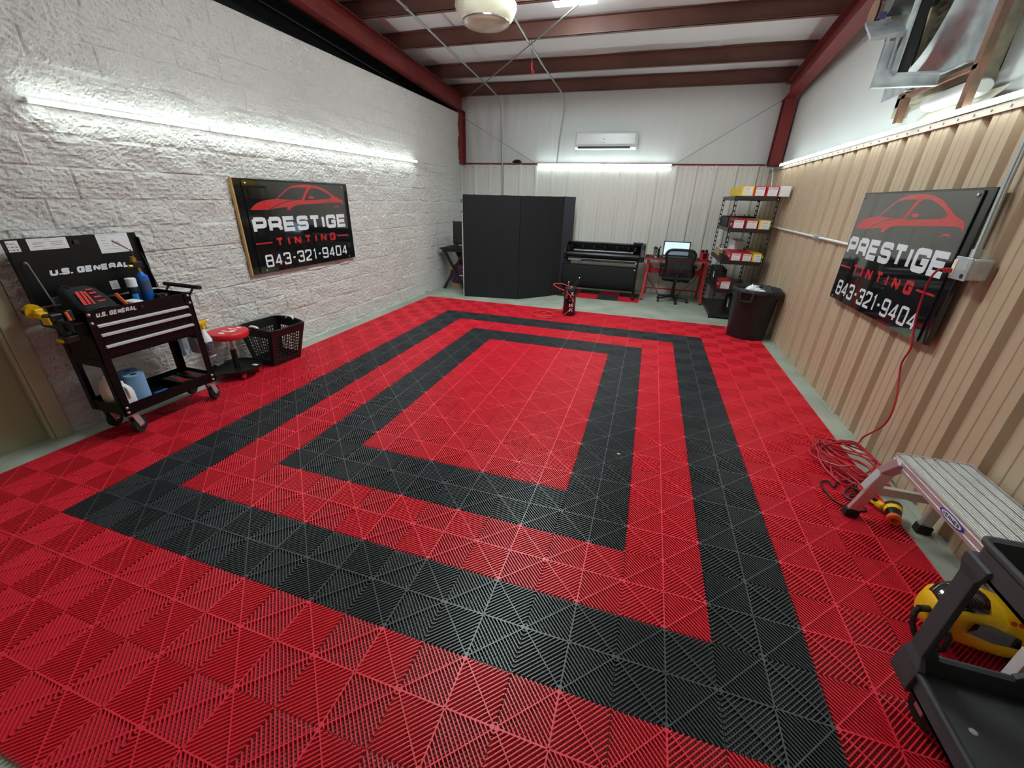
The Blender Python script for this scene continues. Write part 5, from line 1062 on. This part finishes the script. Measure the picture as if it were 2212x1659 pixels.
# ================================================================ STEAMER
VX, VY = 3.47, -.425
vs = thing('steam_cleaner', 'yellow and black canister steam cleaner on the floor behind the grey cart', 'steam cleaner', (VX, VY, 0))
def vring(x, hw, zb, zt_): return [(x, VY+hw*math.copysign(abs(math.cos(a))**.8, math.cos(a)), (zb+zt_)/2+(zt_-zb)/2*math.copysign(abs(math.sin(a))**.75, math.sin(a))) for a in [2*math.pi*k/24 for k in range(24)]]
part('body', MB().loft([vring(x, h, b_, t_) for x, h, b_, t_ in ((3.275, .025, .115, .175), (3.285, .055, .08, .205), (3.315, .085, .05, .245), (3.37, .10, .04, .27), (3.46, .112, .03, .275), (3.54, .118, .03, .255), (3.61, .11, .035, .225), (3.66, .085, .05, .20), (3.68, .045, .08, .17))]), M_YEL, vs, smooth=True)
part('top_visor', MB().loft([vring(x, h, .17, t_) for x, h, t_ in ((3.296, .04, .232), (3.325, .068, .262), (3.375, .08, .284), (3.43, .08, .286), (3.465, .045, .272))]), M_SMOKE, vs, smooth=True)
part('side_window', MB().add([(3.38, VY-.108, .215), (3.42, VY-.114, .222), (3.53, VY-.121, .20), (3.545, VY-.123, .15), (3.46, VY-.121, .145), (3.37, VY-.112, .16)], [(0, 1, 2, 3, 4, 5)]), M_SMOKE, vs, recalc=False)
for x in (3.50, 3.525): part('indicator', MB().lathe([(.010, 0), (.010, .004)], (x, VY-.092, .248), (0, -.8, .6), 14), mat('amber', (190, 60, 20), .3), vs)
part('dial', MB().lathe([(.032, 0), (.036, .02), (.022, .032)], (3.60, VY-.07, .205), (0, -.75, .65), 18), M_BPLAST, vs, smooth=True)
part('wheel', MB().lathe([(.045, -.02), (.06, -.015), (.06, .015), (.045, .02)], (3.62, VY-.085, .062), (0, 1, 0), 24), M_BPLAST, vs, smooth=True)
part('cap_screw', MB().lathe([(.013, 0), (.013, .02)], (3.585, VY-.112, .13), (0, -1, .2), 14), M_YEL, vs, smooth=True)
part('lettering', text_mb('Wagner', (3.53, VY-.124, .085), (1, 0, -.12), (0, -.1, 1), .028, .09), M_BMAT, vs, recalc=False)
hs = MB().tube(smooth_path([(3.285, VY-.03, .165), (3.245, VY-.045, .172), (3.222, VY-.06, .15), (3.222, VY-.085, .10), (3.245, VY-.12, .055), (3.30, VY-.15, .07), (3.315, VY-.13, .13), (3.29, VY-.11, .155), (3.275, VY-.13, .12), (3.275, VY-.19, .05), (3.33, VY-.24, .02), (3.47, VY-.25, .016), (3.60, VY-.24, .016)], 14), .0105, 10)
for i in range(0, len(hs.v), 20):     # ribs of the corrugated hose
    ring = [Vector(v) for v in hs.v[i:i+10]]; c = sum(ring, Vector())/len(ring)
    for j in range(len(ring)): hs.v[i+j] = tuple(c+(ring[j]-c)*1.18)
part('hose', hs, M_BPLAST, vs)
part('hose_elbow', MB().cyl((3.29, VY-.03, .165), (3.235, VY-.05, .172), .014, 12), M_BPLAST, vs, smooth=True)

# ================================================================ GREY UTILITY CART
GX0, GX1, GY0, GY1 = 3.035, 3.44, -1.62, -.775
gc = thing('utility_cart', 'dark grey plastic two-tier utility cart at the lower right corner', 'utility cart', ((GX0+GX1)/2, (GY0+GY1)/2, 0))
def tray(z0, z1, name):
    t_ = .006; mb = MB().rbox(GX0, GX1, GY0, GY1, z0, z0+.012, .028)
    def ring(z, o, r): 
        p = []
        for cx, cy, a0 in ((GX1-r, GY1-r, 0), (GX0+r, GY1-r, 90), (GX0+r, GY0+r, 180), (GX1-r, GY0+r, 270)): p += [(cx+(r+o)*math.cos(R(a0+15*i)), cy+(r+o)*math.sin(R(a0+15*i)), z) for i in range(7)]
        return p
    mb.loft([ring(z0, 0, .028), ring(z1-.02, .0, .028), ring(z1-.012, .012, .028), ring(z1, .012, .028), ring(z1+.003, .002, .028), ring(z1-.004, -.012, .028), ring(z0+.013, -.016, .028)], False)
    return part(name, mb, M_DPLAST, gc, smooth=True)
tray(.145, .235, 'lower_tray'); tray(.70, .805, 'upper_tray')
lt_ = part('tray_rivet', MB().lathe([(.012, 0), (.008, .003)], (3.16, -.97, .158), n=14), M_LGREY, gc)
for x, sx in ((GX0, 1), (GX1, -1)):
    for y, sy in ((GY1, -1), (GY0, 1)):
        prof_ = [(0, 0), (.095, 0), (.095, .022), (.022, .022), (.022, .095), (0, .095)]
        def lr(z, e, k_=1): return [(x-sx*.004-sx*e+sx*a*k_, y-sy*.004-sy*e+sy*b*k_, z) for a, b in prof_]
        leg = part('leg', MB().loft([lr(.13, .010, 1.15), lr(.16, .012, 1.15), lr(.245, .008, 1.1), lr(.28, 0, .72), lr(.66, 0, .72), lr(.70, .008, 1.05), lr(.735, .008, 1.1), lr(.74, .0, 1)]), M_DPLAST, gc, bevel=.004)
        cx_, cy_ = x+sx*.075, y+sy*.10
        c = part('caster', MB().lathe([(.03, -.016), (.058, -.016), (.062, -.01), (.062, .01), (.058, .016), (.03, .016)], (cx_, cy_, .0625), (1, .2, 0), 26), M_RUBBER, gc, smooth=True)
        part('fork', MB().bar((cx_-.024, cy_, .15), (cx_-.024, cy_, .055), .045, .004, (1, 0, 0)).bar((cx_+.024, cy_, .15), (cx_+.024, cy_, .055), .045, .004, (1, 0, 0)).box(cx_-.03, cx_+.03, cy_-.03, cy_+.03, .142, .15), M_PINKST, c)
part('end_apron', MB().prism([(0, 0), (.06, -.0), (.12, .10), (.37, .10), (.43, 0), (.49, 0), (.49, .13), (0, .13)], (GX0, GY1-.01, .575), (1, 0, 0), (0, 0, 1), .008), M_DPLAST, gc, bevel=.002) if False else None
bx_ = thing('manual_box', 'yellow and white printed box standing on the tiles behind the grey cart', 'box', (3.53, -.63, 0))
bq = [(3.448, -.680), (3.573, -.653), (3.565, -.618), (3.440, -.645)]
part('carton', MB().loft([[(x, y, z) for x, y in bq] for z in (.001, .265)]), M_PAPER, bx_, bevel=.001)
part('yellow_print', MB().add([(3.458, -.6790, .04), (3.568, -.6552, .04), (3.568, -.6552, .25), (3.458, -.6790, .25)], [(0, 1, 2, 3)]), mat('print_yellow', (222, 208, 60), .5, var=(40, (244, 240, 214), .5, .6)), bx_, recalc=False)
